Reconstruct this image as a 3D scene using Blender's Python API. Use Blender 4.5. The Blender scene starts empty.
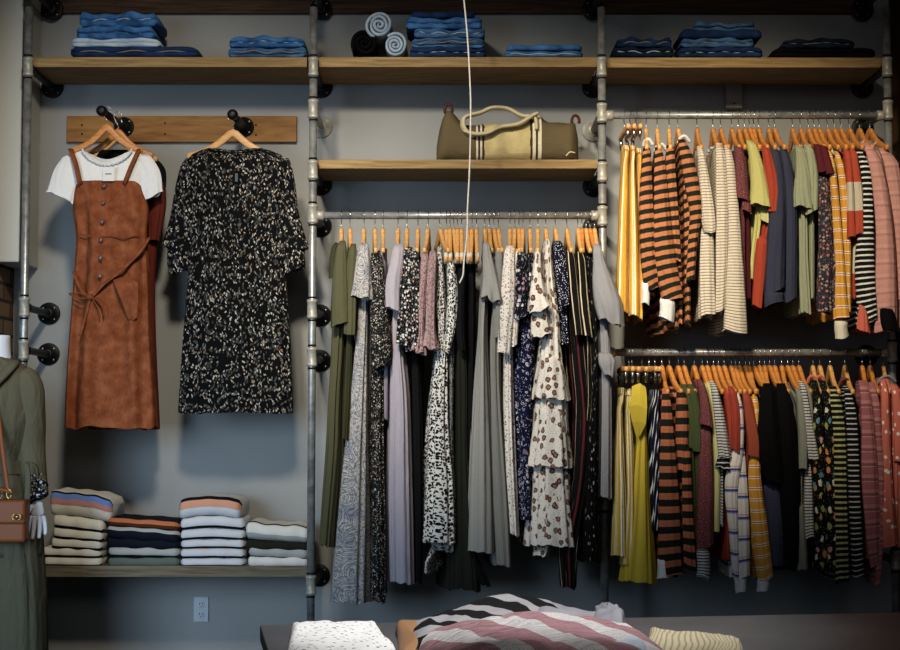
import bpy, bmesh, math, random
from mathutils import Vector, noise as mnoise
random.seed(11)
PI = math.pi
# ---------------------------------------------------------------- camera, world, lights, exposure
FPX = 1600.0; CAMD = 6.72; CAMZ = 1.20; TILT = math.atan(96 / FPX)
SC = bpy.context.scene; COL = SC.collection
cam_data = bpy.data.cameras.new('camera'); cam = bpy.data.objects.new('camera', cam_data); COL.objects.link(cam)
cam_data.sensor_width = 36; cam_data.lens = FPX / 900 * 36; cam.location = (0, -CAMD, CAMZ)
cam.rotation_euler = (PI / 2 + TILT, 0, 0); SC.camera = cam
SC.view_settings.view_transform = 'Standard'; SC.view_settings.look = 'None'
SC.view_settings.gamma = 1; SC.view_settings.use_curve_mapping = False; SC.view_settings.exposure = 0.0
world = bpy.data.worlds.new('room_ambient'); SC.world = world; world.use_nodes = True
bg = world.node_tree.nodes['Background']; bg.inputs[0].default_value = (0.74, 0.80, 0.88, 1); bg.inputs[1].default_value = 0.05
def lamp(name, kind, loc, aim, energy, color, **kw):
    d = bpy.data.lights.new(name, kind); d.energy = energy; d.color = color
    for k, v in kw.items(): setattr(d, k, v)
    o = bpy.data.objects.new(name, d); COL.objects.link(o); o.location = loc
    o.rotation_euler = (Vector(aim) - Vector(loc)).to_track_quat('-Z', 'Y').to_euler()
    return o
WARM = (1.0, 0.86, 0.64)
lamp('spot_light_over_dresses', 'SPOT', (-0.55, -3.6, 3.7), (-1.2, 0.2, 1.8), 470, (1.0, 0.88, 0.70), spot_size=0.74, spot_blend=0.9, shadow_soft_size=0.2)
lamp('spot_light_over_middle_rail', 'SPOT', (-1.0, -3.4, 3.7), (0.15, 0.1, 1.85), 640, (1.0, 0.91, 0.76), spot_size=0.62, spot_blend=0.8, shadow_soft_size=0.16)
lamp('spot_light_over_right_rails', 'SPOT', (0.15, -3.4, 3.8), (1.25, 0.1, 1.88), 820, WARM, spot_size=0.56, spot_blend=0.85, shadow_soft_size=0.16)
lamp('spot_light_over_table', 'SPOT', (0.6, -5.0, 3.7), (0.1, -3.1, 0.8), 680, (0.98, 0.97, 0.97), spot_size=0.5, spot_blend=0.8, shadow_soft_size=0.12)
lamp('shop_window_daylight', 'AREA', (-2.6, -4.6, 1.5), (-1.45, 0.3, 0.9), 18, (0.56, 0.77, 1.0), shape='RECTANGLE', size=1.8, size_y=1.8, spread=0.95)
lamp('fill_light_behind', 'AREA', (0.6, -7.8, 3.6), (0.3, 0, 1.5), 22, (0.97, 0.96, 1.0), shape='RECTANGLE', size=3.5, size_y=1.2)  # soft neutral fill added from behind the camera, not a seen fixture
# ---------------------------------------------------------------- picture measures -> places
ct, st = math.cos(TILT), math.sin(TILT)
def ray(px, py):
    a = (px - 450) / FPX; b = (325 - py) / FPX
    return a, ct - b * st, st + b * ct
def P(px, py, Y):
    d = ray(px, py); t = (Y + CAMD) / d[1]
    return Vector((d[0] * t, Y, CAMZ + d[2] * t))
def PZ(px, py, z):
    d = ray(px, py); t = (z - CAMZ) / d[2]
    return Vector((d[0] * t, -CAMD + d[1] * t, z))
def rgb(h, k=1.0):
    out = []
    for i in (0, 2, 4):
        c = int(h[i:i + 2], 16) / 255
        out.append((c / 12.92 if c <= .04045 else ((c + .055) / 1.055) ** 2.4) * k)
    g = .3 * out[0] + .59 * out[1] + .11 * out[2]
    return (*[max(0, (g + (c - g) * .88) * .9 - .0015) for c in out], 1)
# ---------------------------------------------------------------- materials
class NB:
    def __init__(s, nt): s.nt = nt
    def new(s, t, **kw):
        n = s.nt.nodes.new(t)
        for k, v in kw.items(): setattr(n, k, v)
        return n
    def put(s, sock, v):
        if v is None: return
        if isinstance(v, bpy.types.NodeSocket): s.nt.links.new(v, sock)
        else: sock.default_value = v
    def math(s, op, a, b=0.0, c=None):
        n = s.new('ShaderNodeMath', operation=op); s.put(n.inputs[0], a); s.put(n.inputs[1], b)
        if c is not None: s.put(n.inputs[2], c)
        return n.outputs[0]
    def uv(s):
        if not hasattr(s, '_uv'):
            n = s.new('ShaderNodeUVMap'); m = s.new('ShaderNodeSeparateXYZ'); s.nt.links.new(n.outputs[0], m.inputs[0])
            s._uv = (n.outputs[0], m.outputs[0], m.outputs[1])
        return s._uv
    def obj(s):
        return s.new('ShaderNodeTexCoord').outputs['Object']
    def scale(s, vec, sc, rot=0):
        n = s.new('ShaderNodeMapping'); s.put(n.inputs[0], vec); n.inputs['Scale'].default_value = sc; n.inputs['Rotation'].default_value = (0, 0, rot)
        return n.outputs[0]
    def ramp(s, fac, stops, const=True):
        n = s.new('ShaderNodeValToRGB'); cr = n.color_ramp; cr.interpolation = 'CONSTANT' if const else 'LINEAR'
        while len(cr.elements) < len(stops): cr.elements.new(0.5)
        for e, (p, c) in zip(cr.elements, stops): e.position = p; e.color = c
        s.put(n.inputs[0], fac); return n.outputs[0]
    def mix(s, f, a, b, mode='MIX'):
        n = s.new('ShaderNodeMix', data_type='RGBA', blend_type=mode)
        s.put(n.inputs[0], f); s.put(n.inputs[6], a); s.put(n.inputs[7], b); return n.outputs[2]
    def noise(s, vec, scale, detail=2, dist=0):
        n = s.new('ShaderNodeTexNoise'); s.put(n.inputs['Vector'], vec); n.inputs['Scale'].default_value = scale
        n.inputs['Detail'].default_value = detail; n.inputs['Distortion'].default_value = dist
        return n.outputs[0]
    def noisec(s, vec, scale):
        n = s.new('ShaderNodeTexNoise'); s.put(n.inputs['Vector'], vec); n.inputs['Scale'].default_value = scale
        return n.outputs[1]
    def vor(s, vec, scale, rnd=1.0, feature='F1'):
        n = s.new('ShaderNodeTexVoronoi', feature=feature, voronoi_dimensions='2D'); s.put(n.inputs['Vector'], vec); n.inputs['Scale'].default_value = scale
        n.inputs['Randomness'].default_value = rnd
        return n.outputs['Distance'], (n.outputs['Color'] if feature == 'F1' else None)
    def warp(s, vec, scale, amt):
        c = s.noisec(vec, scale)
        a = s.new('ShaderNodeVectorMath', operation='SUBTRACT'); s.put(a.inputs[0], c); a.inputs[1].default_value = (.5, .5, .5)
        b = s.new('ShaderNodeVectorMath', operation='MULTIPLY_ADD'); s.put(b.inputs[0], a.outputs[0]); b.inputs[1].default_value = (amt,) * 3; s.put(b.inputs[2], vec)
        return b.outputs[0]
    def sepr(s, c):
        n = s.new('ShaderNodeSeparateColor'); s.put(n.inputs[0], c); return n.outputs
MATS = {}
def M(name, fn, rough=.88, metal=0.0, wr=.6, wscale=14, spec=.10, sheen=0.0):
    m = bpy.data.materials.new(name); m.use_nodes = True; nt = m.node_tree; b = NB(nt); p = nt.nodes['Principled BSDF']
    c = fn(b) if callable(fn) else fn
    if not isinstance(c, bpy.types.NodeSocket) and wr and metal == 0:
        n = b.noise(b.uv()[0], 60, 3); c = b.mix(b.math('MULTIPLY', n, .30), c, tuple(x * .62 for x in c[:3]) + (1,))
    b.put(p.inputs['Base Color'], c); p.inputs['Roughness'].default_value = rough; p.inputs['Metallic'].default_value = metal
    p.inputs['Specular IOR Level'].default_value = spec
    if sheen: p.inputs['Sheen Weight'].default_value = sheen
    if wr:
        bu = b.new('ShaderNodeBump'); bu.inputs['Strength'].default_value = wr; bu.inputs['Distance'].default_value = .022
        v = b.scale(b.uv()[0], (1, .3, 1)); h = b.noise(v, wscale, 4, .6); fine = b.noise(b.uv()[0], 420, 1)
        b.put(bu.inputs['Height'], b.math('ADD', h, b.math('MULTIPLY', fine, .06))); nt.links.new(bu.outputs[0], p.inputs['Normal'])
    MATS[name] = m; return m
def bands(axis, cols, warp=.0, tilt=.0):
    tot = sum(w for _, w in cols)
    def f(b):
        uvv, u, v = b.uv()
        if warp: 
            w = b.warp(uvv, 6, warp); m = b.new('ShaderNodeSeparateXYZ'); b.put(m.inputs[0], w); u, v = m.outputs[0], m.outputs[1]
        co = u if axis == 'u' else v
        if tilt: co = b.math('MULTIPLY_ADD', u, tilt, v)
        fr = b.math('FRACT', b.math('DIVIDE', co, tot)); stops = []; a = 0
        for c, w in cols: stops.append((a / tot, c)); a += w
        col = b.ramp(fr, stops)
        n = b.noise(uvv, 90, 2)
        return b.mix(b.math('MULTIPLY', n, .25), col, (.02, .02, .02, 1))
    return f
def blooms(base, spots, scale, r=.33, stretch=(1, 1, 1), keep=.75, second=None, warpa=.01, center=None):
    """scattered small motifs in colours SPOTS (list of (position, colour)) over a base cloth"""
    def f(b):
        uvv = b.uv()[0]; v = b.warp(b.scale(uvv, stretch), 70, warpa)
        d, c = b.vor(v, scale); r_, g_, b_ = b.sepr(c)[:3]
        on = b.math('MULTIPLY', b.math('LESS_THAN', d, r * .86), b.math('LESS_THAN', r_, keep * .72))
        col = b.mix(on, base, b.ramp(g_, spots))
        if center is not None:
            col = b.mix(b.math('MULTIPLY', on, b.math('LESS_THAN', d, r * .42)), col, center)
        if second:
            sc2, r2, c2 = second
            d2, cc = b.vor(b.warp(b.scale(uvv, (1.3, 1, 1), 0.7), 50, .012), sc2)
            col = b.mix(b.math('MULTIPLY', b.math('LESS_THAN', d2, r2 * .9), b.math('LESS_THAN', b.sepr(cc)[0], .5)), col, c2)
        return col
    return f
W = rgb
plain = lambda h, k=1.0: rgb(h, k)
M('olive_cotton', plain('55543a')); M('dark_olive_cotton', plain('3a3b28')); M('moss_cotton', plain('3f4a2b'))
def paisley(b):
    uvv = b.uv()[0]; w = b.warp(b.scale(uvv, (1, .62, 1)), 9, .07)
    d, c = b.vor(w, 17, .8); rings = b.math('FRACT', b.math('MULTIPLY', d, 5.5))
    col = b.ramp(rings, [(0, rgb('cfccc8')), (.3, rgb('85858b')), (.45, rgb('c3c0bd')), (.72, rgb('6d6f79')), (.88, rgb('d6d3ce'))])
    big = b.noise(uvv, 11, 1); blue = b.ramp(big, [(0, rgb('ffffff')), (.52, rgb('ece9e4')), (.68, rgb('a9b4c8'))], False)
    col = b.mix(.8, col, blue, 'MULTIPLY'); sp = b.noise(b.warp(uvv, 40, .02), 90, 3)
    return b.mix(b.math('MULTIPLY', b.math('GREATER_THAN', sp, .56), .65), col, rgb('55576a'))
M('paisley_chiffon', paisley)
M('black_ditsy', blooms(rgb('121214'), [(0, rgb('b9b2a6')), (.35, rgb('8d8a86')), (.7, rgb('cfcac0')), (.88, rgb('8a5f4c'))], 140, .36, (1, .8, 1), .62, (210, .22, rgb('77746f'))))
M('black_white_floral', blooms(rgb('131317'), [(0, rgb('d9d6d2')), (.5, rgb('a9a7a6')), (.85, rgb('b98d78'))], 80, .40, (1, 1, 1), .75, (150, .22, rgb('9a9895'))))
def dress_floral(b):
    uvv = b.uv()[0]; w = b.warp(uvv, 28, .035); col = rgb('0c0c0e')
    for sc, ang, thr, keep, cc in ((135, .5, .33, .20, 'b3ada0'), (120, 2.2, .32, .22, '716f6c'), (95, 1.2, .2, .12, '95704f'), (105, 2.8, .36, .3, '3d3e3b')):
        d, c = b.vor(b.scale(w, (1.0, .5, 1), ang), sc); rr = b.sepr(c)[0]
        col = b.mix(b.math('MULTIPLY', b.math('LESS_THAN', d, thr), b.math('LESS_THAN', rr, keep)), col, rgb(cc))
    return col
M('black_leafy_floral', dress_floral, wr=.2)
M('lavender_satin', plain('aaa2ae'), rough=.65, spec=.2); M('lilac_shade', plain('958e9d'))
def leopard(base, dark, sc, thr=.30, inner=None):
    def f(b):
        uvv = b.uv()[0]; w = b.warp(uvv, 60, .012); d, c = b.vor(b.scale(w, (1, .75, 1)), sc, .9)
        sel = b.sepr(c)[0]; t = b.math('MULTIPLY_ADD', sel, .26, thr - .18)
        col = b.mix(b.math('LESS_THAN', d, t), base, dark)
        if inner: col = b.mix(b.math('LESS_THAN', d, b.math('MULTIPLY', t, .45)), col, inner)
        return col
    return f
M('dalmatian_print', leopard(rgb('dedcd6'), rgb('17171a'), 112, .44)); M('mauve_leopard', leopard(rgb('a8898a'), rgb('4c3538'), 110, .34, rgb('b5989a')))
M('grey_spotted_lace', leopard(rgb('8b8b8c'), rgb('242427'), 85, .34))
M('black_crepe', plain('151517')); M('soft_black', plain('0b0b0d')); M('black_olive', plain('25271f'))
M('grey_linen', plain('9b9a95'), wr=.45); M('grey_linen_dark', plain('85857f')); M('cool_grey_jersey', plain('8c8d93'))
M('cream_rust_floral', blooms(rgb('e2ddd5'), [(0, rgb('b5623e')), (.3, rgb('6d5a52')), (.6, rgb('c88d72')), (.8, rgb('8e8b84'))], 78, .30, (1, 1, 1), .95, (125, .18, rgb('5c544e'))))
M('navy_white_floral', blooms(rgb('151a3a'), [(0, rgb('dcdbe2')), (.5, rgb('b0b1c4')), (.8, rgb('9c8a9c'))], 42, .36, (1, 1, 1), .6, (80, .2, rgb('c9c9d6')), .02, rgb('4a4f78')))
M('navy_rose_floral', blooms(rgb('14161f'), [(0, rgb('cfcbd0')), (.4, rgb('8b8892')), (.7, rgb('b48a9c'))], 50, .40, (1, 1, 1), .75, (90, .22, rgb('8d8d98'))))
M('rosette_chiffon', blooms(rgb('e0dbd3'), [(0, rgb('573a32')), (.35, rgb('6e4c3e')), (.7, rgb('4a3b3c'))], 29, .34, (1.1, .85, 1), 1.3, (80, .15, rgb('7f726c')), .014, rgb('96705e')))
M('navy_dots', blooms(rgb('12152a'), [(0, rgb('d8dae2'))], 120, .25, (1, 1, 1), .85))
M('black_flecks', blooms(rgb('0e0e10'), [(0, rgb('9b9a98')), (.6, rgb('6a6a6a'))], 42, .22, (2.2, .7, 1), .55))
M('cabana_stripe', bands('u', [(rgb('0c0c0e'), .030), (rgb('c9b68d'), .005), (rgb('0c0c0e'), .018), (rgb('5d1a26'), .008), (rgb('0c0c0e'), .024), (rgb('d6c6a0'), .005)], .012))
M('yellow_stripe', bands('u', [(rgb('e8ad00'), .022), (rgb('fff5dc'), .005), (rgb('d99c00'), .005), (rgb('fff5dc'), .005), (rgb('dfa400'), .020)], .006))
M('mustard_stripe', bands('u', [(rgb('b99a10'), .012), (rgb('f2ecd4'), .005), (rgb('3a3416'), .002), (rgb('f2ecd4'), .005), (rgb('c4a514'), .010)], .006))
M('mustard_crepe', plain('c6ad00'), wr=.25)
M('orange_black_stripe', bands('v', [(rgb('c0743f'), .019), (rgb('1d211c'), .020)], .005, .14)); M('wide_orange_black_stripe', bands('v', [(rgb('b0643f'), .0125), (rgb('8a4a2c'), .001), (rgb('b0643f'), .0125), (rgb('171a17'), .028)], .004))
M('white_jersey', plain('dcdcdc')); M('cream_cotton', plain('d5d1bf')); M('white_cotton', plain('e9e8e6'))
M('cream_fine_stripe', bands('v', [(rgb('ddd3be'), .0085), (rgb('8f7866'), .004)])); M('grey_fine_stripe', bands('v', [(rgb('b9b6b2'), .010), (rgb('55565c'), .005)]))
M('maroon_knit', lambda b: b.mix(b.math('GREATER_THAN', b.noise(b.uv()[0], 220, 2), .56), rgb('5b2c31'), rgb('8f5658')))
M('plain_maroon', plain('571d26')); M('chartreuse_jersey', plain('bdb868')); M('pale_lime', plain('bdbb7a')); M('tomato_jersey', plain('a63a20')); M('brick_jersey', plain('9a3626'))
M('slate_fleece', plain('363a4e')); M('sage_jersey', plain('94997b')); M('grey_green', plain('7f8378'))
M('autumn_floral', blooms(rgb('2b2a38'), [(0, rgb('b0714f')), (.35, rgb('6e6d78')), (.6, rgb('a98a72')), (.85, rgb('7b3a35'))], 75, .44, (1, 1, 1), .85, (120, .2, rgb('8a7a70'))))
def gingerplaid(b):
    uvv, u, v = b.uv(); col = rgb('d09213')
    s1 = b.ramp(b.math('FRACT', b.math('DIVIDE', v, .045)), [(0, rgb('000000')), (.55, rgb('ffffff')), (.63, rgb('000000')), (.72, rgb('ffffff')), (.80, rgb('000000'))])
    s2 = b.ramp(b.math('FRACT', b.math('DIVIDE', v, .045)), [(0, rgb('000000')), (.63, rgb('ffffff')), (.72, rgb('000000'))])
    col = b.mix(s1, col, rgb('ece3d2')); return b.mix(s2, col, rgb('9c2f2a'))
M('golden_stripe', gingerplaid)
M('colour_block', bands('v', [(rgb('b04024'), .16), (rgb('c4b9a2'), .12)]))
M('black_white_stripe', bands('v', [(rgb('0f1013'), .0155), (rgb('e2e2dd'), .0075)], .003)); M('black_grey_stripe', bands('v', [(rgb('0f1013'), .0155), (rgb('c9c9ce'), .0055)], .003))
M('olive_black_stripe', bands('v', [(rgb('12140c'), .0145), (rgb('b6b77c'), .0085)], .004)); M('fine_black_white', bands('v', [(rgb('c9c9c8'), .0075), (rgb('3b3c42'), .005)]))
M('pink_stripe', bands('v', [(rgb('c98d83'), .02), (rgb('cf998e'), .014), (rgb('b87f7a'), .010), (rgb('cc9287'), .016)], .006)); M('dusty_rose_stripe', bands('v', [(rgb('a35f66'), .03), (rgb('b97a7c'), .014), (rgb('8d4f58'), .012), (rgb('c08a8a'), .004)], .006))
M('navy_diagonal_stripe', lambda b: b.ramp(b.math('FRACT', b.math('DIVIDE', b.math('ADD', b.uv()[1], b.math('MULTIPLY', b.uv()[2], .22)), .026)), [(0, rgb('12152a')), (.8, rgb('cdd2dc'))]))
def plaidy(b):
    uvv, u, v = b.uv()
    return b.ramp(b.math('FRACT', b.math('DIVIDE', v, .085)), [(0, rgb('dcd8d4')), (.62, rgb('c8a39a')), (.68, rgb('dcd8d4')), (.74, rgb('3e4f9b')), (.84, rgb('8d9ac8')), (.9, rgb('dcd8d4'))])
M('white_blue_stripe', plaidy)
M('rust_jersey', plain('94412c')); M('botanical_black', blooms(rgb('101012'), [(0, rgb('c8823a')), (.2, rgb('8a9a4e')), (.4, rgb('d9d2c0')), (.6, rgb('4e8a9a')), (.78, rgb('d08a96')), (.9, rgb('c9a640'))], 34, .40, (1, .8, 1), .7, (70, .16, rgb('76884e')), .02))
M('coral_dots', blooms(rgb('cc6a58'), [(0, rgb('efe3da'))], 24, .19, (1, 1, 1), 1.1)); M('coral_plain', plain('c9604a'))
def cord(b):
    uvv = b.uv()[0]; n = b.noise(uvv, 22, 4); f = b.noise(b.scale(uvv, (1, .2, 1)), 260, 2)
    return b.ramp(b.math('MULTIPLY_ADD', f, .3, b.math('MULTIPLY', n, .75)), [(.3, rgb('652e14')), (.52, rgb('83431f')), (.75, rgb('9d5a33'))], False)
M('rust_corduroy', cord, wr=.5); M('dark_rust', plain('64241a'))
M('hanger_wood', lambda b: b.ramp(b.noise(b.scale(b.obj(), (40, 6, 40)), 3, 3), [(.3, rgb('c98a3c')), (.7, rgb('e3ac5c'))], False), rough=.45, wr=0, spec=.4)
M('amber_hanger_wood', lambda b: b.ramp(b.noise(b.scale(b.obj(), (40, 6, 40)), 3, 3), [(.3, rgb('b56a16')), (.7, rgb('d88c2a'))], False), rough=.42, wr=0, spec=.4)
M('chrome_wire', rgb('b9bcc0'), rough=.25, metal=1, wr=0); M('brass', rgb('c9a050'), rough=.3, metal=1, wr=0)
def galv(a, c):
    def f(b):
        n = b.noise(b.obj(), 34, 4); return b.ramp(n, [(.3, rgb(a)), (.7, rgb(c))], False)
    return f
M('galvanised_pipe', galv('7f8283', 'b2b4b2'), rough=.36, metal=.6, wr=0); M('galvanised_fitting', galv('918f85', 'bab7aa'), rough=.45, metal=.3, wr=0)
M('black_iron', rgb('141416'), rough=.5, metal=.5, wr=0, spec=.5); M('dark_gap', rgb('1c1b1a'), rough=.8, wr=0)
def wood(a, c, dk, sx=(1, 1, 1)):
    def f(b):
        o = b.obj(); g = b.noise(b.scale(o, (2.2 * sx[0], 26 * sx[1], 40 * sx[2])), 2.2, 4, .8)
        col = b.ramp(g, [(.28, rgb(dk)), (.5, rgb(a)), (.75, rgb(c))], False)
        return col
    return f
M('shelf_wood', wood('8f7345', 'a68a58', '735a35'), rough=.6, wr=0); M('dark_shelf_wood', wood('4a3524', '5d4530', '33231a'), rough=.65, wr=0)
M('plank_wood', wood('8e6128', 'a17232', '73491b', (1, 1, .4)), rough=.5, wr=0); M('lower_shelf_wood', wood('6f6552', '837861', '524a3b'), rough=.6, wr=0)
def paint(b):
    o = b.obj(); n = b.noise(o, 2.5, 4); return b.ramp(n, [(.3, rgb('868886')), (.7, rgb('919290'))], False)
M('wall_paint', paint, rough=.62, wr=0, spec=.35)
def brickm(b):
    n = b.new('ShaderNodeTexBrick'); b.put(n.inputs[0], b.scale(b.new('ShaderNodeTexCoord').outputs['Generated'], (1, 1, 1)))
    o = b.new('ShaderNodeSeparateXYZ'); b.put(o.inputs[0], b.obj()); cmb = b.new('ShaderNodeCombineXYZ')
    b.put(cmb.inputs[0], b.math('ADD', o.outputs[0], o.outputs[1])); b.put(cmb.inputs[1], o.outputs[2]); b.put(n.inputs[0], cmb.outputs[0])
    n.inputs['Color1'].default_value = rgb('6b4a36'); n.inputs['Color2'].default_value = rgb('857259'); n.inputs['Mortar'].default_value = rgb('3d3732')
    n.inputs['Scale'].default_value = 1; n.inputs['Mortar Size'].default_value = .008; n.inputs['Brick Width'].default_value = .21; n.inputs['Row Height'].default_value = .075
    return n.outputs[0]
M('old_brick', brickm, wr=0); M('brown_wall', plain('5a3d1e'), wr=0); M('floor_concrete', lambda b: b.ramp(b.noise(b.obj(), 3, 5), [(.3, rgb('4a4b4d')), (.7, rgb('5d5e60'))], False), rough=.5, wr=0)
M('ceiling_black', rgb('2a2a2c'), wr=0); M('cabinet_enamel', rgb('b9b8ae'), rough=.5, wr=0); M('grey_box_paint', rgb('8a887e'), rough=.5, wr=0); M('outlet_plastic', rgb('b9bfc6'), rough=.4, wr=0); M('slot_black', rgb('15171a'), wr=0)
M('table_laminate', lambda b: b.ramp(b.noise(b.obj(), 6, 4), [(.3, rgb('4c4d50')), (.7, rgb('57585b'))], False), rough=.45, wr=0)
def denim(a, c, k=1):
    def f(b):
        uvv = b.uv()[0]; n = b.noise(uvv, 14, 4, .4); t = b.noise(b.scale(uvv, (1, 1, 1), .6), 300, 1)
        return b.ramp(b.math('MULTIPLY_ADD', t, .2, b.math('MULTIPLY', n, .85)), [(.33, rgb(a)), (.72, rgb(c))], False)
    return f
M('bright_denim', denim('0e3464', '4383c4'), wr=.6); M('mid_denim', denim('142e52', '4a7cad'), wr=.6); M('light_denim', denim('86a3c0', 'c3d3e0'), wr=.6); M('indigo_denim', denim('0e1c38', '1f3a66'), wr=.6); M('navy_denim', denim('0b1222', '18263f'), wr=.6)
M('light_stitch', rgb('a9b3bd'), wr=0); M('tan_stitch', rgb('8b7a68'), wr=0)
M('canvas_cream', lambda b: b.ramp(b.noise(b.uv()[0], 18, 4), [(.3, rgb('b9a46a')), (.7, rgb('cdb97f'))], False), wr=.5); M('canvas_brown', plain('63553a'), wr=.5); M('pale_webbing', plain('cabb92'), wr=.3); M('dark_canvas_stripe', plain('413628')); M('pale_canvas_stripe', plain('ddd0ae'))
M('mannequin_white', rgb('dfe4ec'), rough=.4, wr=0, spec=.4); M('jumpsuit_olive', plain('625d49'), wr=.8, wscale=16); M('scarf_print', leopard(rgb('17181c'), rgb('b9bcc4'), 70, .3))
M('tan_leather', plain('8a4508'), rough=.45, wr=.12, spec=.2); M('dark_leather', plain('4a2411'), rough=.4, wr=.1)
M('white_cord', rgb('d8d3ca'), rough=.5, wr=0); M('tag_card', rgb('e4e2de'), wr=0); M('button_brown', rgb('4d2a17'), rough=.35, wr=0, spec=.5); M('label_grey', rgb('5a5d63'), wr=0); M('ink', rgb('33343a'), wr=0)
M('polka_cotton', blooms(rgb('f2f1ee'), [(0, rgb('3b3f4c'))], 46, .15, (1, 1, 1), 1.3), wr=.4)
def knit(cols, sc=.011):
    base = bands('v', cols, .004)
    def f(b):
        c = base(b); d, _ = b.vor(b.scale(b.uv()[0], (1, .6, 1)), 260, .2); return b.mix(b.math('MULTIPLY', b.math('GREATER_THAN', d, .45), .35), c, rgb('5b4446'))
    return f
M('mauve_knit', knit([(rgb('b5868b'), .085), (rgb('dedad6'), .05)]), wr=.8, wscale=60); M('mono_knit', bands('v', [(rgb('1b1b1d'), .045), (rgb('a7a5a6'), .04)], .004), wr=.4)
M('heather_grey', plain('96949a'), wr=.5); M('cream_rib', bands('u', [(rgb('cdbf98'), .006), (rgb('a5977a'), .003)]), wr=.4); M('pale_blue_knit', plain('b9c7d2')); M('tray_wood', rgb('a4794f'), rough=.5, wr=0)
def foldm(cols): return bands('v', cols)
M('fold_cream', plain('e2dfd2'), wr=.3); M('fold_lilac', plain('d0d2d8'), wr=.3); M('fold_grey', plain('a9aba8'), wr=.3); M('fold_green', plain('616b60'), wr=.3); M('fold_navy', plain('171a26'), wr=.3); M('fold_dark_olive', plain('24261c'), wr=.3)
M('fold_white', plain('dedcd4'), wr=.3); M('trim_navy', plain('14161f'), wr=0); M('band_blue', plain('5f86cf'), wr=0); M('band_pink', plain('b9807c'), wr=0); M('band_orange', plain('b9683c'), wr=0); M('band_peach', plain('d19272'), wr=0); M('band_brown', plain('51280f'), wr=0); M('blue_fluff', plain('1c2f50'))
# ---------------------------------------------------------------- mesh helpers
WPOS = {}
def mk(name, verts, faces, mat, parent=None, uvs=None, origin=None, smooth=True):
    """links ONE mesh object; verts are world points"""
    me = bpy.data.meshes.new(name)
    xs = [v[0] for v in verts]; ys = [v[1] for v in verts]; zs = [v[2] for v in verts]
    o0 = Vector(origin) if origin is not None else Vector(((min(xs) + max(xs)) / 2, (min(ys) + max(ys)) / 2, min(zs)))
    me.from_pydata([tuple(Vector(v) - o0) for v in verts], [], faces)
    lay = me.uv_layers.new(name='UVMap')
    if uvs:
        i = 0
        for f in faces:
            for _ in f: pass
        k = 0
        for fi, f in enumerate(faces):
            for j in range(len(f)):
                lay.data[k].uv = uvs[fi][j]; k += 1
    else:
        for p in me.polygons:
            n = p.normal
            for li in p.loop_indices:
                c = me.vertices[me.loops[li].vertex_index].co
                lay.data[li].uv = (c.x, c.y) if abs(n.z) > .7 else ((c.x, c.z) if abs(n.y) > .5 else (c.y, c.z))
    if smooth:
        for p in me.polygons: p.use_smooth = True
    me.materials.append(MATS[mat]); me.update()
    o = bpy.data.objects.new(name, me); COL.objects.link(o); WPOS[o] = o0
    if parent is not None:
        o.parent = parent; o.location = o0 - WPOS[parent]
    else: o.location = o0
    return o
def empty(name, loc):
    o = bpy.data.objects.new(name, None); COL.objects.link(o); o.location = loc; WPOS[o] = Vector(loc); o.empty_display_size = .05; return o
def tag(o, label, cat, group=None):
    o['label'] = label; o['category'] = cat
    if group: o['group'] = group
    return o
def loft(name, rings, mat, parent=None, caps=(False, False), closed=True, origin=None, vrev=False, flat=False):
    n = len(rings[0]); R = len(rings); verts = [p for r in rings for p in r]; faces = []; uvs = []
    us = []
    for r in rings:
        u = [0.0]
        for i in range(n if closed else n - 1): u.append(u[-1] + (Vector(r[(i + 1) % n]) - Vector(r[i])).length)
        us.append(u)
    vs = [0.0]
    for a, b in zip(rings, rings[1:]):
        k = range(0, n, max(1, n // 8)); vs.append(vs[-1] + sum((Vector(b[i]) - Vector(a[i])).length for i in k) / len(k))
    um = us[R // 2]
    for j in range(R - 1):
        for i in range(n if closed else n - 1):
            i2 = (i + 1) % n
            faces.append((j * n + i, (j + 1) * n + i, (j + 1) * n + i2, j * n + i2))
            uvs.append(((um[i], vs[j]), (um[i], vs[j + 1]), (um[i + 1], vs[j + 1]), (um[i + 1], vs[j])))
    for c, j in ((caps[0], 0), (caps[1], R - 1)):
        if c:
            base = len(verts); cen = sum((Vector(p) for p in rings[j]), Vector()) / n; verts.append(cen)
            for i in range(n):
                i2 = (i + 1) % n; f = (j * n + i, j * n + i2, base) if j == 0 else (j * n + i2, j * n + i, base)
                faces.append(f)
                uvs.append(tuple((Vector(verts[q]).x, Vector(verts[q]).y) for q in f))
    return mk(name, verts, faces, mat, parent, uvs, origin, smooth=not flat)
def tube(name, pts, rad, mat, parent=None, n=10, caps=True, squash=1.0, origin=None):
    pts = [Vector(p) for p in pts]; rings = []; up = None
    for i, p in enumerate(pts):
        t = (pts[min(i + 1, len(pts) - 1)] - pts[max(i - 1, 0)]).normalized()
        if up is None: up = Vector((0, 0, 1)) if abs(t.z) < .9 else Vector((0, 1, 0))
        a = t.cross(up).normalized(); b = a.cross(t).normalized(); up = b
        r = rad[i] if isinstance(rad, (list, tuple)) else rad
        rings.append([p + a * (r * math.cos(2 * PI * k / n)) + b * (r * squash * math.sin(2 * PI * k / n)) for k in range(n)])
    return loft(name, rings, mat, parent, (caps, caps), origin=origin)
def spline(pts, m=6):
    P_ = [Vector(p) for p in pts]; out = []
    for i in range(len(P_) - 1):
        p0 = P_[max(i - 1, 0)]; p1 = P_[i]; p2 = P_[i + 1]; p3 = P_[min(i + 2, len(P_) - 1)]
        for k in range(m):
            t = k / m; out.append(.5 * ((2 * p1) + (p2 - p0) * t + (2 * p0 - 5 * p1 + 4 * p2 - p3) * t * t + (3 * p1 - p0 - 3 * p2 + p3) * t ** 3))
    out.append(P_[-1]); return out
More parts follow.
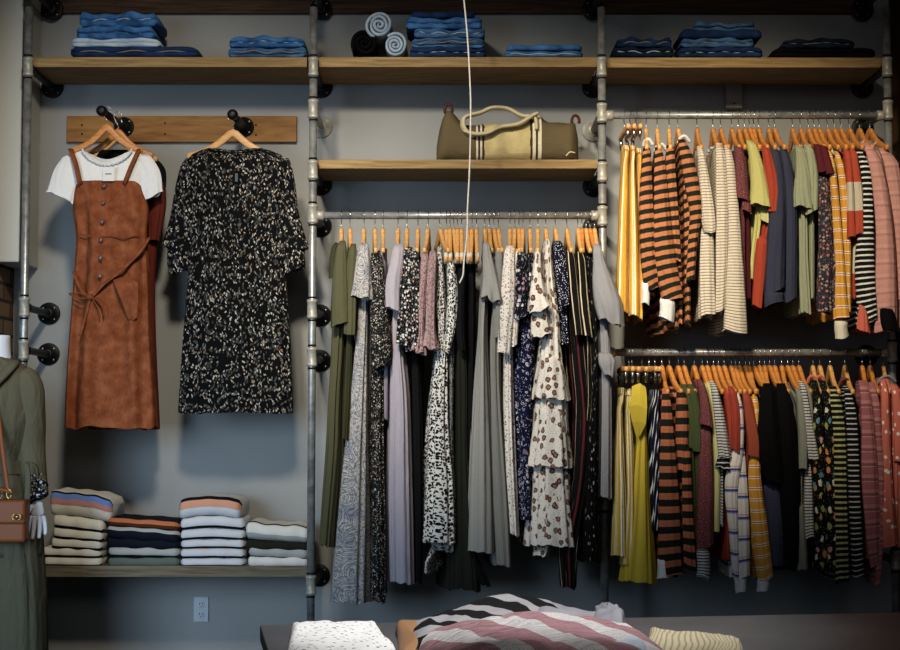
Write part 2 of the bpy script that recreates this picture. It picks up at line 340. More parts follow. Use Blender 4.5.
def box(name, x0, x1, y0, y1, z0, z1, mat, parent=None, bevel=.003, rotz=0, seg=2):
    bm = bmesh.new(); bmesh.ops.create_cube(bm, size=1); c = Vector(((x0 + x1) / 2, (y0 + y1) / 2, (z0 + z1) / 2))
    for v in bm.verts: v.co = Vector((v.co.x * (x1 - x0), v.co.y * (y1 - y0), v.co.z * (z1 - z0)))
    if bevel: bmesh.ops.bevel(bm, geom=list(bm.edges), offset=bevel, segments=seg, affect='EDGES', profile=.5)
    co, sn = math.cos(rotz), math.sin(rotz)
    vs = [Vector((v.co.x * co - v.co.y * sn, v.co.x * sn + v.co.y * co, v.co.z)) + c for v in bm.verts]
    bm.verts.index_update(); fs = [[v.index for v in f.verts] for f in bm.faces]; bm.free()
    return mk(name, vs, fs, mat, parent, smooth=False)
def lathe(name, a, b, prof, mat, parent=None, n=20):
    """rings of (t along a->b in metres, radius)"""
    a = Vector(a); b = Vector(b); t = (b - a).normalized(); up = Vector((0, 0, 1)) if abs(t.z) < .9 else Vector((0, 1, 0))
    u = t.cross(up).normalized(); w = u.cross(t).normalized()
    rings = [[a + t * s + u * (r * math.cos(2 * PI * k / n)) + w * (r * math.sin(2 * PI * k / n)) for k in range(n)] for s, r in prof]
    return loft(name, rings, mat, parent, (True, True), flat=False)
def interp(tab, x):
    """smooth column interpolation in a table of rows (x, a, b, ...)"""
    if x <= tab[0][0]: return tab[0][1:]
    if x >= tab[-1][0]: return tab[-1][1:]
    for i in range(len(tab) - 1):
        if tab[i][0] <= x <= tab[i + 1][0]:
            h = tab[i + 1][0] - tab[i][0]; t = (x - tab[i][0]) / h if h else 0; out = []
            for c in range(1, len(tab[i])):
                p1, p2 = tab[i][c], tab[i + 1][c]; p0 = tab[max(i - 1, 0)]; p3 = tab[min(i + 2, len(tab) - 1)]
                m1 = (p2 - p0[c]) / max(tab[i + 1][0] - p0[0], 1e-6) * h; m2 = (p3[c] - p1) / max(p3[0] - tab[i][0], 1e-6) * h
                if (p2 - p1) == 0: m1 = m2 = 0
                out.append((2 * t ** 3 - 3 * t * t + 1) * p1 + (t ** 3 - 2 * t * t + t) * m1 + (-2 * t ** 3 + 3 * t * t) * p2 + (t ** 3 - t * t) * m2)
            return out
def sgp(v, p): return math.copysign(abs(v) ** p, v)
class Folds:
    def __init__(s, per, wave, amp, rnd):
        s.k = [max(2, round(per / wave * f)) for f in (1, 1.37, .63, 1.9)]; s.w = [.5, .28, .34, .12]; s.amp = amp
        s.ph = [rnd.uniform(0, 6.28) for _ in s.k]; s.dr = [rnd.uniform(-1.2, 1.2) for _ in s.k]
    def __call__(s, q, t):
        return s.amp * sum(w * math.sin(2 * PI * k * q + p + d * t + .6 * math.sin(3 * t + p)) for k, w, p, d in zip(s.k, s.w, s.ph, s.dr))
# ---------------------------------------------------------------- garments
def body_edge(name, sil, hx, mat, parent=None, Yc=0.0, depth=.2, amp=.009, wave=.05, rnd=None, hem=.006, n=84, lv=34, flare=.03, yf=None, slim=1.0):
    """a garment hanging sideways on the rail: SIL rows (picture y, left x, right x) of its near edge"""
    yf = Yc - depth if yf is None else yf
    rows = []
    for y, xl, xr in sil:
        a = P(xl, y, yf); b = P(xr, y, yf); rows.append((-a.z, (a.x + b.x) / 2, max((b.x - a.x) / 2, .009)))
    z0, z1 = -rows[0][0], -rows[-1][0]; X0 = P(hx, sil[0][0], Yc).x; F = Folds(.9, wave, amp, rnd); rings = []
    for j in range(lv):
        t = j / (lv - 1); t = t * (.35 + .65 * t) if j < 6 else t * (.35 + .65 * t)
        z = z0 + (z1 - z0) * t; xf, hw = interp(rows, -z); drop = z0 - z; hw = max(.009, hw * (slim + (1 - slim) * min(1, max(0, t * 2 - .5))))
        d = depth * (.42 + .58 * min(1, drop / .045) ** .7) * (1 + flare * t / .2 * .2)
        if t > 0: d += flare * t
        ring = []
        for i in range(n):
            a = 2 * PI * i / n; cx, sy = sgp(math.cos(a), .75), sgp(math.sin(a), .8)
            dis = F(i / n, t) * (.15 + .85 * min(1, drop / .25)); 
            y = Yc + sy * (d + dis * .8); s = -(y - Yc) / d; k = 1 if s > 0 else .45
            x = X0 + (xf - X0) * s * k * min(1, drop / .1 + .2) + (0 if s > 0 else 0) + cx * (hw * (.82 + .18 * abs(s)) + dis * min(1, hw / .03))
            if s > 0: x += (xf - X0) * (1 - s) * .35
            ring.append((x, y, z + (hem * math.sin(a * 3 + 1) + F(i / n, .5) * .5) * t ** 6))
        rings.append(ring)
    return loft(name, rings, mat, parent, (False, False), origin=(X0, Yc, z0))
def sleeve(name, path, mat, parent, Y=-.2, dY=-.02, amp=.0055, wave=.035, rnd=None, deep=.8, ruffle=0, n=32, lv=20, cap0=True, mind=.018, tiltv=None):
    """a sleeve: PATH rows (picture y, centre x, width in px)"""
    rows = []
    for y, x, w in path:
        c = P(x, y, Y); e = P(x + w / 2, y, Y); rows.append((-c.z, c.x, e.x - c.x))
    z0, z1 = -rows[0][0], -rows[-1][0]; F = Folds(.3, wave, amp, rnd); rings = []
    tilt = rnd.uniform(.15, .45) * rnd.choice((-1, 1)) if tiltv is None else tiltv; sw = rnd.uniform(-.004, .004); sp = rnd.uniform(0, 6); bag_ = rnd.uniform(.004, .009)
    for j in range(lv):
        t = j / (lv - 1); z = z0 + (z1 - z0) * t; x, hw = interp(rows, -z); hw = max(hw, .006); x += sw * math.sin(5 * t + sp) * t; ring = []
        cap = min(1, (t + .02) / .12) ** .5; yc = Y + dY * t + .05 * (1 - cap)
        for i in range(n):
            a = 2 * PI * i / n; dis = F(i / n, t) * (.3 + .7 * t) * min(1, hw / .02)
            if ruffle: dis += ruffle * math.sin(a * 7 + 1.3) * max(0, (t - .6) / .4) ** 1.5
            hd = max(hw * deep, mind)
            ring.append((x + math.cos(a) * (hw * (.45 + .55 * cap) + dis), yc + math.sin(a) * (hd * cap + dis), z + (ruffle * .7 * math.sin(a * 5) * t ** 5) + (hw * tilt * math.cos(a) - bag_ * math.sin(a + sp) ** 2) * t ** 6))
        rings.append(ring)
    return loft(name, rings, mat, parent, (cap0, False))
def body_face(name, sil, mat, parent=None, Y=0.0, thick=.045, amp=.006, wave=.06, rnd=None, scoop=0, neck=.07, n=110, lv=40, hem=.003, foldtop=.25, flare=.02, topthin=.5):
    rows = []
    for y, xl, xr in sil:
        a = P(xl, y, Y); b = P(xr, y, Y); rows.append((-a.z, (a.x + b.x) / 2, (b.x - a.x) / 2))
    z0, z1 = -rows[0][0], -rows[-1][0]; F = Folds(1.0, wave, amp, rnd); rings = []; xc0 = rows[0][1]
    for j in range(lv):
        t = (j / (lv - 1)) ** 1.25; z = z0 + (z1 - z0) * t; xc, hw = interp(rows, -z); drop = z0 - z
        th = thick * (topthin + (1 - topthin) * min(1, drop / .12)) + flare * t; ring = []
        for i in range(n):
            a = 2 * PI * i / n; cx, sy = sgp(math.cos(a), .8), sgp(math.sin(a), .9)
            dis = F(i / n, t) * (foldtop + (1 - foldtop) * min(1, drop / .5)); x = xc + cx * (hw + dis * .5 * math.sin(a) ** 2)
            y = Y + sy * th + dis * 1.3 * math.sin(a)
            zz = z - (scoop * math.exp(-((x - xc0) / neck) ** 2) * max(0, 1 - drop / .16) if sy < 0 else scoop * .75 * math.exp(-((x - xc0) / neck) ** 2) * max(0, 1 - drop / .1))
            ring.append((x, y, zz + (hem * math.sin(a * 4 + 2) + F(i / n, .3) * .3) * t ** 8))
        rings.append(ring)
    return loft(name, rings, mat, parent, (False, False), origin=(xc0, Y, z0))
# ---------------------------------------------------------------- hangers: one prototype of each kind, then copies of it and of its parts
def rect_sweep(pts, hw, hh):
    rings = []
    for i, (s, z) in enumerate(pts):
        q0 = pts[max(i - 1, 0)]; q1 = pts[min(i + 1, len(pts) - 1)]; tx, tz = q1[0] - q0[0], q1[1] - q0[1]; l = math.hypot(tx, tz); nx, nz = -tz / l, tx / l
        a = 1 - .35 * abs(s) / .215; w, h = hw * (1 - .2 * abs(s) / .215), hh * a
        ring = []
        for k in range(12):
            an = 2 * PI * k / 12; c, d = sgp(math.cos(an), .5), sgp(math.sin(an), .5)
            ring.append((w * c, s + nx * d * h, z + nz * d * h))
        rings.append(ring)
    return rings
HDROP = .055
def hanger_proto(name, mat, clip=False, kindpad=False):
    root = empty(name, (0, 0, 0))
    if kindpad:
        for s in (-.17, .17):
            box('shoulder_pad', -.0085, .0085, s - .018, s + .018, -.222, -.176, 'cream_cotton', root, .006)
    if not clip:
        pts = [(s, -HDROP - .014 - (.165 if kindpad else .12) * (1 - math.exp(-(math.sqrt(s * s + .014 ** 2) - .014) / .10))) for s in [(-.195 + .39 * i / 36) for i in range(37)]]
        loft('hanger_body', rect_sweep(pts, .0092, .0165), mat, root, (True, True), origin=(0, 0, 0))
    else:
        pts = [(s, -HDROP - .016 - .004 * abs(s) / .2) for s in [(-.16 + .32 * i / 16) for i in range(17)]]
        loft('hanger_body', rect_sweep(pts, .0085, .014), mat, root, (True, True), origin=(0, 0, 0))
        for s in (-.13, .13):
            tube('clip', [(0, s, -HDROP - .02), (0, s - .004, -HDROP - .045), (0, s, -HDROP - .075)], [.006, .008, .005], 'chrome_wire', root, 8)
    hk = spline([(0, 0, -HDROP - .004), (0, 0, -.036), (0, .011, -.027), (0, .0205, -.006), (0, .018, .010), (0, .007, .0200), (0, -.007, .0200), (0, -.018, .010), (0, -.0205, -.004)], 3)
    tube('hook', hk, .0017, 'chrome_wire', root, 6, origin=(0, 0, 0))
    for c in root.children: c.location = c.location
    return root
PROTO = {}
USED = set()
def place_hanger(kind, x, z, label, yaw=0, Y=0.0, group=None, sc=1.0):
    key = kind
    if key not in PROTO:
        PROTO[key] = hanger_proto('wooden_hanger' if kind != 'clip' else 'clip_hanger', {'pale': 'hanger_wood', 'amber': 'amber_hanger_wood', 'clip': 'hanger_wood', 'padded': 'hanger_wood'}[kind], kind == 'clip', kind == 'padded')
    src = PROTO[key]
    if key in USED:
        r = src.copy(); COL.objects.link(r)
        for ch in list(src.children):
            c = ch.copy(); COL.objects.link(c); c.parent = r
    else: r = src; USED.add(key)
    r.location = (x, Y, z); r.scale = (1, sc, 1); r.rotation_euler = (0, 0, yaw); tag(r, label, 'hanger', group); return r
# ---------------------------------------------------------------- setting
WY = .42
def structure(o): o['kind'] = 'structure'; return o
XL, XR = -1.953, 1.985
structure(box('floor', -4, 4, -8.5, WY + .1, -.1, 0, 'floor_concrete', bevel=0))
structure(box('wall_back', -2.3, 2.3, WY, WY + .1, 0, 4.2, 'wall_paint', bevel=0))
structure(box('wall_left', XL - .12, XL, -.2, WY, 0, 4.2, 'old_brick', bevel=0))
structure(box('wall_right', XR, XR + .12, -1.2, WY, 0, 4.2, 'brown_wall', bevel=0))
structure(box('ceiling', -4, 4, -8.5, WY + .1, 4.2, 4.3, 'ceiling_black', bevel=0))
zb = P(10, 262, .1).z
cabn = box('wall_cabinet', XL + .002, P(20, 200, .1).x, .1, WY - .004, zb, 3.6, 'cabinet_enamel', bevel=.006)
tag(cabn, 'tall pale grey enamel wall cabinet at the far left, ending above the brick', 'cabinet')
# plank at the top of the wall and the plank with the two pegs
def plank(name, x0, x1, y0, y1, mat, label, knots=0):
    a = P(x0, y1, WY - .012); b = P(x1, y0, WY - .012)
    o = box(name, a.x, b.x, WY - .026, WY - .001, a.z, b.z, mat, bevel=.003); tag(o, label, 'board'); return o
plank('wooden_plank', 34, 866, -40, 14, 'dark_shelf_wood', 'long dark wooden plank on the wall along the top edge')
pk = plank('wooden_plank', 67, 297, 116.5, 142.5, 'plank_wood', 'honey-brown wooden plank on the wall carrying two iron pegs')
for x, y in ((165, 123), (165, 134), (256, 125), (256, 135), (82, 125), (82, 134)):
    c = P(x, y, WY - .027); lathe('screw', c, c + Vector((0, -.01, 0)), [(-.001, .004), (.002, .004), (.003, .0015)], 'dark_gap', pk, 8)
# shelves: board behind the uprights
def shelf(x0, x1, ytop, ybot, mat, label, Yf=.035):
    a = P(x0, ytop, Yf); b = P(x1, ybot, Yf)
    o = box('wooden_shelf', a.x, b.x, Yf, WY - .03, b.z, a.z, mat, bevel=.002); tag(o, label, 'shelf'); return a.z
ZT1 = shelf(31, 307, 57, 67, 'shelf_wood', 'wooden shelf above the dress plank, holding two stacks of jeans')
ZT2 = shelf(315, 597, 57, 67, 'shelf_wood', 'wooden shelf above the duffel bag, holding rolled and folded jeans')
ZT3 = shelf(605, 884, 57.5, 67.5, 'shelf_wood', 'wooden shelf above the upper right rail, holding three dark jeans stacks')
ZM = shelf(315, 598, 159.5, 168.5, 'shelf_wood', 'wooden shelf holding the canvas duffel bag')
ZB = shelf(32, 311, 566, 577, 'lower_shelf_wood', 'low wooden shelf holding four stacks of folded sweaters')
# ---------------------------------------------------------------- pipe uprights
PR = .0167
def upright(px0, px1, tees, label, bottom_px=None):
    """tees: rows (picture y, colour of flange) where a stub runs back to the wall"""
    top = P(px0, -25, 0); x0 = P(px0, 0, 0).x; x1 = P(px1, 600, 0).x; x = (x0 + x1) / 2
    root = empty('pipe_upright', (x, 0, 0)); tag(root, label, 'pipe')
    lathe('pipe', (x, 0, .008), (x, 0, 3.0), [(0, PR), (2.95, PR)], 'galvanised_pipe', root, 18)
    lathe('floor_flange', (x, 0, 0), (x, 0, .02), [(0, .05), (.006, .05), (.008, .026), (.02, .024)], 'black_iron', root, 24)
    for y, colr in tees:
        z = P(px0, y, 0).z; h = .040
        t = lathe('tee_fitting', (x, 0, z - h), (x, 0, z + h), [(0, PR), (.001, .0225), (.012, .0225), (.014, .0205), (.066, .0205), (.068, .0225), (.079, .0225), (.08, PR)], 'galvanised_fitting', root, 20)
        for s in (-1, 1): lathe('joint_gap', (x, 0, z + s * (h + .004)), (x, 0, z + s * (h + .012)), [(0, PR + .0012), (.008, PR + .0012)], 'dark_gap', t, 16)
        if colr:
            m = 'galvanised_fitting' if colr == 'g' else 'black_iron'
            st_ = lathe('wall_stub', (x, .018, z), (x, WY - .02, z), [(0, .0215), (.035, .0215), (.036, .0155), (WY - .06, .0155)], m if colr == 'g' else 'black_iron', root, 16)
            off = .03 if z > 2.95 else .0
            fl = lathe('wall_flange', (x, WY - .001 - off, z), (x, WY - .05, z), [(0, .050), (.007, .050), (.009, .047), (.012, .026), (.03, .023), (.031, .0155)], m, st_, 28)
            for q in range(4):
                an = PI / 4 + q * PI / 2; c = Vector((x + .035 * math.cos(an), WY - .009 - off, z + .035 * math.sin(an)))
                lathe('flange_screw', c, c + Vector((0, -.01, 0)), [(0, .005), (.002, .005), (.003, .002)], 'galvanised_pipe', fl, 8)
    return root, x
_, X1 = upright(26, 23, [(-14, 'b'), (67, 'b'), (307, 'b'), (350, 'b'), (575, 'b')], 'leftmost upright iron pipe, beside the rust pinafore dress')
_, X2 = upright(311, 313.5, [(-14, 'b'), (67, 'b'), (109, 'g'), (170, 'b'), (214, 'b'), (309, 'b'), (357, 'b'), (585, 'b')], 'second upright iron pipe, between the black dress and the middle rail')
_, X3 = upright(600, 606, [(-14, 'b'), (67, 'b'), (113, 'g'), (172, 'b'), (216, 'b'), (352, 'b'), (500, 'b')], 'third upright iron pipe, right of the duffel bag')
_, X4 = upright(888, 894, [(-14, 'b'), (67, 'b'), (110, 'b'), (352, 'b'), (560, 'b')], 'rightmost upright iron pipe, at the end of the right rails')
def rail(xa, xb, y, label, mat='galvanised_pipe'):
    z = P((xa + xb) / 2 / .0042 + 450 if False else 450, y, 0).z
    root = empty('clothes_rail', ((xa + xb) / 2, 0, z)); tag(root, label, 'rail')
    lathe('rail_pipe', (xa + .02, 0, z), (xb - .02, 0, z), [(0, PR - .0015), (xb - xa - .04, PR - .0015)], mat, root, 18)
    for x, s in ((xa, 1), (xb, -1)):
        lathe('rail_socket', (x + s * .016, 0, z), (x + s * .05, 0, z), [(0, .019), (.010, .0215), (.03, .0215), (.032, PR)], 'galvanised_fitting', root, 18)
    return z
ZR_M = rail(X2, X3, 215.5, 'chrome-bright iron rail above the dresses in the middle bay')
ZR_U = rail(X3, X4, 115.5, 'upper right iron rail, under the shelf with dark jeans')
ZR_L = rail(X3, X4, 352.5, 'dark lower right iron rail beneath the upper rail garments')
# pegs for the two face-on outfits
def peg(px, py, tipx, tipy, label):
    a = P(px, py, WY - .03); L = .42; b = P(tipx, tipy, WY - .03 - L)
    root = empty('coat_peg', a); tag(root, label, 'peg'); d = (b - a).normalized(); ln = (b - a).length
    fl = lathe('flange', a + Vector((0, .003, 0)), a - Vector((0, .03, 0)), [(0, .045), (.007, .045), (.01, .041), (.013, .027), (.034, .024)], 'black_iron', root, 28)
    for q in range(4):
        an = PI / 4 + q * PI / 2; c = a + Vector((.034 * math.cos(an), -.006, .034 * math.sin(an)))
        lathe('flange_screw', c, c + Vector((0, -.01, 0)), [(0, .005), (.002, .005), (.003, .002)], 'galvanised_pipe', fl, 8)
    lathe('peg_pipe', a, b, [(0, .016), (ln - .02, .016)], 'black_iron', root, 16)
    lathe('end_cap', b - d * .035, b, [(0, .017), (.001, .0225), (.022, .0225), (.032, .017), (.035, .008)], 'black_iron', root, 18)
    return lambda Y: a + d * ((a.y - Y) / -d.y)
pegA = peg(124, 127, 100.5, 110, 'iron peg holding the rust pinafore dress')
pegB = peg(244, 127, 232, 114, 'iron peg holding the black floral dress')
# wall box, outlet
a = P(725, 109, WY - .02); b = P(741, 86, WY - .02)
cb = box('junction_box', a.x, b.x, WY - .05, WY - .001, a.z, b.z + .02, 'grey_box_paint', bevel=.004); tag(cb, 'small grey junction box on the wall behind the upper right rail', 'electrical box')
tube('conduit', [((a.x + b.x) / 2, WY - .02, b.z + .01), ((a.x + b.x) / 2, WY - .02, ZT3 + .0)], .009, 'grey_box_paint', cb, 10)
tube('screw', [((a.x + b.x) / 2, WY - .05, a.z + .02), ((a.x + b.x) / 2, WY - .053, a.z + .02)], .004, 'dark_gap', cb, 8)
a = P(193.5, 622, WY - .01); b = P(208.5, 597, WY - .01)
ol = box('wall_outlet', a.x, b.x, WY - .009, WY - .001, a.z, b.z, 'outlet_plastic', bevel=.002); tag(ol, 'pale double wall outlet below the sweater shelf', 'outlet')
cx, cz = (a.x + b.x) / 2, (a.z + b.z) / 2
for s in (-1, 1):
    sz = cz + s * .022; sk = lathe('socket', (cx, WY - .008, sz), (cx, WY - .013, sz), [(0, .017), (.003, .017), (.0035, .015)], 'outlet_plastic', ol, 20)
    for dx in (-.006, .006): box('slot', cx + dx - .0014, cx + dx + .0014, WY - .0128, WY - .011, sz - .001, sz + .008, 'slot_black', sk, 0)
    box('slot', cx - .002, cx + .002, WY - .0128, WY - .011, sz - .010, sz - .006, 'slot_black', sk, 0)
# ---------------------------------------------------------------- the two outfits hung facing the room
def hang_face(pegf, Y, dz, label, yaw=0, dx=0):
    p = pegf(Y); r = place_hanger('pale' if 'black' in label else 'amber', p.x + dx, p.z + .004, label, PI / 2 + yaw, Y, sc=.78 if 'black' not in label else 1.0); r.location.z = p.z + dz; return p
R = lambda s: random.Random(s)
# rust pinafore over a white tee
Yp = .0
hang_face(pegA, Yp, .0, 'front amber wooden hanger holding the rust pinafore and white tee', 0, P(107, 127, 0).x - pegA(0).x)
hang_face(pegA, .12, .0, 'amber wooden hanger behind the one holding the rust pinafore', .05, P(118, 127, .12).x - pegA(.12).x)
dr2 = body_face('pinafore_dress', [(176, 100, 160), (190, 98, 165), (235, 97, 158), (300, 95, 155), (429, 88, 160)], 'dark_rust', None, Y=.15, thick=.035, rnd=R(3))
tag(dr2, 'darker rust dress hanging just behind the front rust pinafore', 'dress')
sleeve('sleeve', [(166, 150, 14), (200, 157, 18), (240, 155, 10)], 'dark_rust', dr2, Y=.12, rnd=R(31))
tee = body_face('tshirt', [(148, 82, 131), (151, 76, 138), (156, 71, 143), (166, 69, 147), (185, 75, 142), (206, 80, 138)], 'white_cotton', None, Y=Yp, thick=.026, amp=.003, rnd=R(4), scoop=.062, neck=.085, topthin=.35)
tag(tee, 'white short-sleeved tee with lettuce edges under the rust pinafore', 't-shirt')
for xs, ws in (((73, 66, 60), (14, 26, 27)), ((142, 149, 152), (14, 22, 22))):
    sl = sleeve('sleeve', [(153, xs[0], ws[0]), (172, xs[1], ws[1]), (196, xs[2], ws[2])], 'white_cotton', tee, Y=Yp, dY=0, amp=.003, rnd=R(int(xs[0])), deep=.35, ruffle=.003, tiltv=-.45 if xs[0] < 100 else .45)
nk = [P(x, y, Yp - .035) for x, y in ((82, 149), (88, 157), (97, 162), (107, 164), (118, 162), (127, 156), (132, 149))]
nk = spline(nk, 8); tube('neck_trim', [p + Vector((0, 0, .003 * math.sin(i * 1.9))) for i, p in enumerate(nk)], .0035, 'white_cotton', tee, 6)
pin = body_face('pinafore_dress', [(182, 77, 140), (190, 75, 143), (210, 73, 149), (232, 76, 147), (245, 76, 148), (290, 73, 150), (340, 69, 152), (390, 66, 156), (428, 65, 158)], 'rust_corduroy', None, Y=Yp, thick=.055, amp=.026, wave=.12, rnd=R(5), topthin=.85, foldtop=.06)
tag(pin, 'rust corduroy button-front pinafore dress with tie belt over a white tee', 'dress')
for pts in (((70.5, 149), (76, 165), (80, 184)), ((139, 149), (131, 166), (124, 184))):
    q = [P(x, y, Yp - .052 if y > 150 else Yp - .02) for x, y in pts]; tube('strap', spline(q, 4), .013, 'rust_corduroy', pin, 10, squash=.28)
for x, y in ((104, 186), (103, 203), (102, 222), (101, 240), (100.5, 258), (100, 276)):
    c = P(x, y, Yp - (.062 if y < 210 else .074 if y < 250 else .088)); lathe('button', c, c - Vector((0, .006, 0)), [(0, .009), (.004, .0095), (.006, .007), (.0055, .004)], 'button_brown', pin, 14)
tube('waist_seam', spline([P(x, y, Yp - .064) for x, y in ((80, 234), (95, 237), (110, 236), (125, 238), (140, 234))], 5), .003, 'rust_corduroy', pin, 6)
Yb = Yp - .086
belt = tube('tie_belt', spline([P(x, y, Yb + o) for x, y, o in ((74, 272, .05), (80, 287, .01), (90, 297, 0), (104, 284, 0), (122, 270, 0), (140, 252, .01), (149, 238, .05))], 6), .009, 'rust_corduroy', pin, 8, squash=.6)
kn = P(90, 297, Yb - .012); tube('belt_knot', [kn + Vector((-.014, 0, .005)), kn, kn + Vector((.014, 0, -.006))], [.008, .015, .008], 'rust_corduroy', belt, 8)
for pts in (((90, 297), (79, 293), (69, 294), (80, 298), (90, 299)), ((90, 298), (86, 315), (80, 336)), ((92, 298), (98, 308), (100, 318)), ((93, 298), (102, 304), (104, 316))):
    tube('belt_end', spline([P(x, y, Yb - .01) for x, y in pts], 5), .006, 'rust_corduroy', belt, 8, squash=.5)
pk_ = [[P(x, y, Yp - .066 - b) for x, y in r] for b, r in ((.016, ((113, 280), (122, 277), (131, 279), (138, 283))), (.036, ((115, 285), (123, 282), (131, 285), (138, 289))), (.030, ((120, 297), (126, 297), (132, 299), (138, 301))), (.014, ((128, 318), (131, 319), (134, 320), (137, 317))))]
loft('pocket', pk_, 'rust_corduroy', pin, closed=False)
for x, y, w, h, nm, m in ((108.5, 174, 12, 14, 'price_tag', 'tag_card'),):
    a = P(x - w / 2, y + h / 2, Yp - .062); b = P(x + w / 2, y - h / 2, Yp - .062)
    tg = box(nm, a.x, b.x, a.y - .0015, a.y, a.z, b.z, m, pin, .0004)
    box('tag_print', a.x + .012, b.x - .012, a.y - .0022, a.y - .0012, (a.z + b.z) / 2 - .002, (a.z + b.z) / 2 + .002, 'ink', tg, 0)
# far garment behind, only its amber hanger tip and grey shoulder show
hg = body_face('dark_shirt', [(150, 100, 140), (160, 95, 158), (172, 94, 166), (200, 94, 164), (236, 94, 158)], 'black_crepe', None, Y=.27, thick=.02, rnd=R(8)); tag(hg, 'dark shirt hanging behind the rust dresses, near the wall', 'shirt')
place_hanger('pale', pegA(.27).x, pegA(.27).z, 'wooden hanger nearest the wall on the rust dress peg', PI / 2 - .15, .27, sc=.95)
# black floral dress
YB = .06
hang_face(pegB, YB, .0, 'pale wooden hanger holding the black floral dress', 0, P(233, 129, YB).x - pegB(YB).x)
bd = body_face('floral_dress', [(148, 207, 262), (151, 198, 272), (156, 190, 283), (166, 186, 289), (200, 192, 286), (232, 191, 284), (250, 190, 284), (300, 186, 288), (350, 182, 291), (413, 178, 293)], 'black_leafy_floral', None, Y=YB, thick=.05, amp=.009, wave=.07, rnd=R(6), scoop=.012, topthin=.4)
tag(bd, 'black knee-length dress with small cream leaf print and ruffled sleeves', 'dress')
for s, xs in ((0, (189, 187, 183, 177)), (1, (284, 284.5, 287, 294))):
    sl = sleeve('sleeve', [(157, xs[0], 12), (185, xs[1], 22), (215, xs[2], 25), (252, xs[3], 32 if s == 0 else 30)], 'black_leafy_floral', bd, Y=YB, dY=0, amp=.004, rnd=R(60 + s), deep=.5, ruffle=.004)
    sleeve('sleeve_ruffle', [(246, xs[3] + (2 if s == 0 else -1), 24), (262, xs[3] + (4 if s == 0 else -3), 27), (271, xs[3] + (6 if s == 0 else -5), 27)], 'black_leafy_floral', sl, Y=YB, dY=0, amp=.004, rnd=R(62 + s), deep=.5, ruffle=.006, lv=8)
tube('neck_trim', spline([P(x, y, YB - .025) for x, y in ((208, 149), (220, 152), (234, 153), (248, 152), (261, 149))], 5), .003, 'soft_black', bd, 6)
a = P(233, 184, YB - .062); b = P(240, 171, YB - .062); tg = box('price_tag', a.x, b.x, a.y - .0015, a.y, a.z, b.z, 'soft_black', bd, .0003)
box('tag_print', a.x + .009, b.x - .009, a.y - .0025, a.y - .0012, a.z + .01, b.z - .01, 'label_grey', tg, 0)
# ---------------------------------------------------------------- garments on the rails
SEED = [100]
def G(rail_z, hx, name, cat, label, short, mat, body, sl=(), hk='pale', depth=.2, amp=.009, wave=.05, lap=None, group=None, hyaw=0, nohanger=False, hoff=0, collar=None, flare=.03):
    SEED[0] += 1; r = random.Random(SEED[0])
    yf = -depth
    o = body_edge(name, body, hx, mat, None, 0, depth * (.86 if sl else 1), amp * 1.15, wave, r, flare=flare, slim=.84 if sl else .96); tag(o, label, cat, group)
    for s in sl:
        d = dict(s[1]) if len(s) > 1 else {}; nm = d.pop('name', 'sleeve'); mm = d.pop('mat', mat); cuff = d.pop('cuff', None)
        q = sleeve(nm, s[0], mm, o, Y=d.pop('Y', -.205), rnd=r, **d)
        if cuff:
            y0, y1, x, w, cm = cuff; sleeve('cuff', [(y0, x, w), ((y0 + y1) / 2, x, w), (y1, x, w)], cm, q, Y=-.228, dY=0, amp=.002, rnd=r, lv=6, mind=.02, deep=.95)
    if collar:
        x, y, w, cm = collar; pts = [P(x - w / 2, y + 5, -.075), P(x - w * .3, y, -.085), P(x + w * .1, y - 1.5, -.09), P(x + w / 2, y + 4, -.08)]
        tube('collar', spline(pts, 5), .009, cm, o, 8, squash=.7)
    if not nohanger:
        x = P(hx, 230, 0).x; y0 = body[0][0] + 18; fx = interp([(q[0], q[1]) for q in sl[0][0]], y0)[0] if sl else sum(interp([tuple(q) for q in body], y0)) / 2
        yw = math.atan2(P(fx, y0, -.2).x - P(hx, y0, 0).x, .2) * .85 if hk != 'clip' else 0
        place_hanger(hk, x, rail_z, 'wooden hanger holding the ' + short if hk != 'clip' else 'wooden clip hanger holding the ' + short, yw)
    return o
def extra(rail_z, xs, kind, label, group, yaw=0):
    for x in xs: place_hanger(kind, P(x, 230, 0).x, rail_z, label, yaw + random.uniform(-.08, .08), group=group)
gm = lambda *a, **k: G(ZR_M, *a, **k)
gm(341.5, 'shirt_dress', 'dress', 'olive green shirt dress, leftmost on the middle rail', 'leftmost olive shirt dress', 'olive_cotton',
   [(240, 337, 345), (262, 332, 348), (300, 331, 348), (350, 329, 345), (400, 326, 342), (450, 323, 341), (500, 319, 337), (546, 316, 333)],
   [([(240, 342, 8), (262, 341, 13), (295, 341, 17), (324, 341, 18)], {'ruffle': .003}), ([(242, 336, 5), (258, 334, 8), (277, 333, 8)], {'Y': -.15, 'mat': 'dark_olive_cotton'})])
gm(350, 'shirt_dress', 'dress', 'dark olive dress tucked between the olive shirt dress and the paisley maxi', 'second, darker olive dress', 'dark_olive_cotton',
   [(244, 349, 355), (270, 348, 356), (330, 346, 354), (400, 343, 352), (440, 341, 350)], [([(243, 353, 7), (270, 352, 10), (334, 350, 11)], {'mat': 'olive_cotton'})])
gm(364, 'maxi_dress', 'dress', 'grey and blue paisley chiffon maxi dress, widest hem in the middle bay', 'paisley maxi dress', 'paisley_chiffon',
   [(242, 359, 369), (262, 357, 370), (300, 355, 371), (330, 354, 370), (400, 345, 370), (500, 333, 370), (602, 323, 369)],
   [([(242, 364, 10), (265, 363, 15), (297, 361, 20)], {'ruffle': .006, 'name': 'cape_sleeve'})], amp=.010)
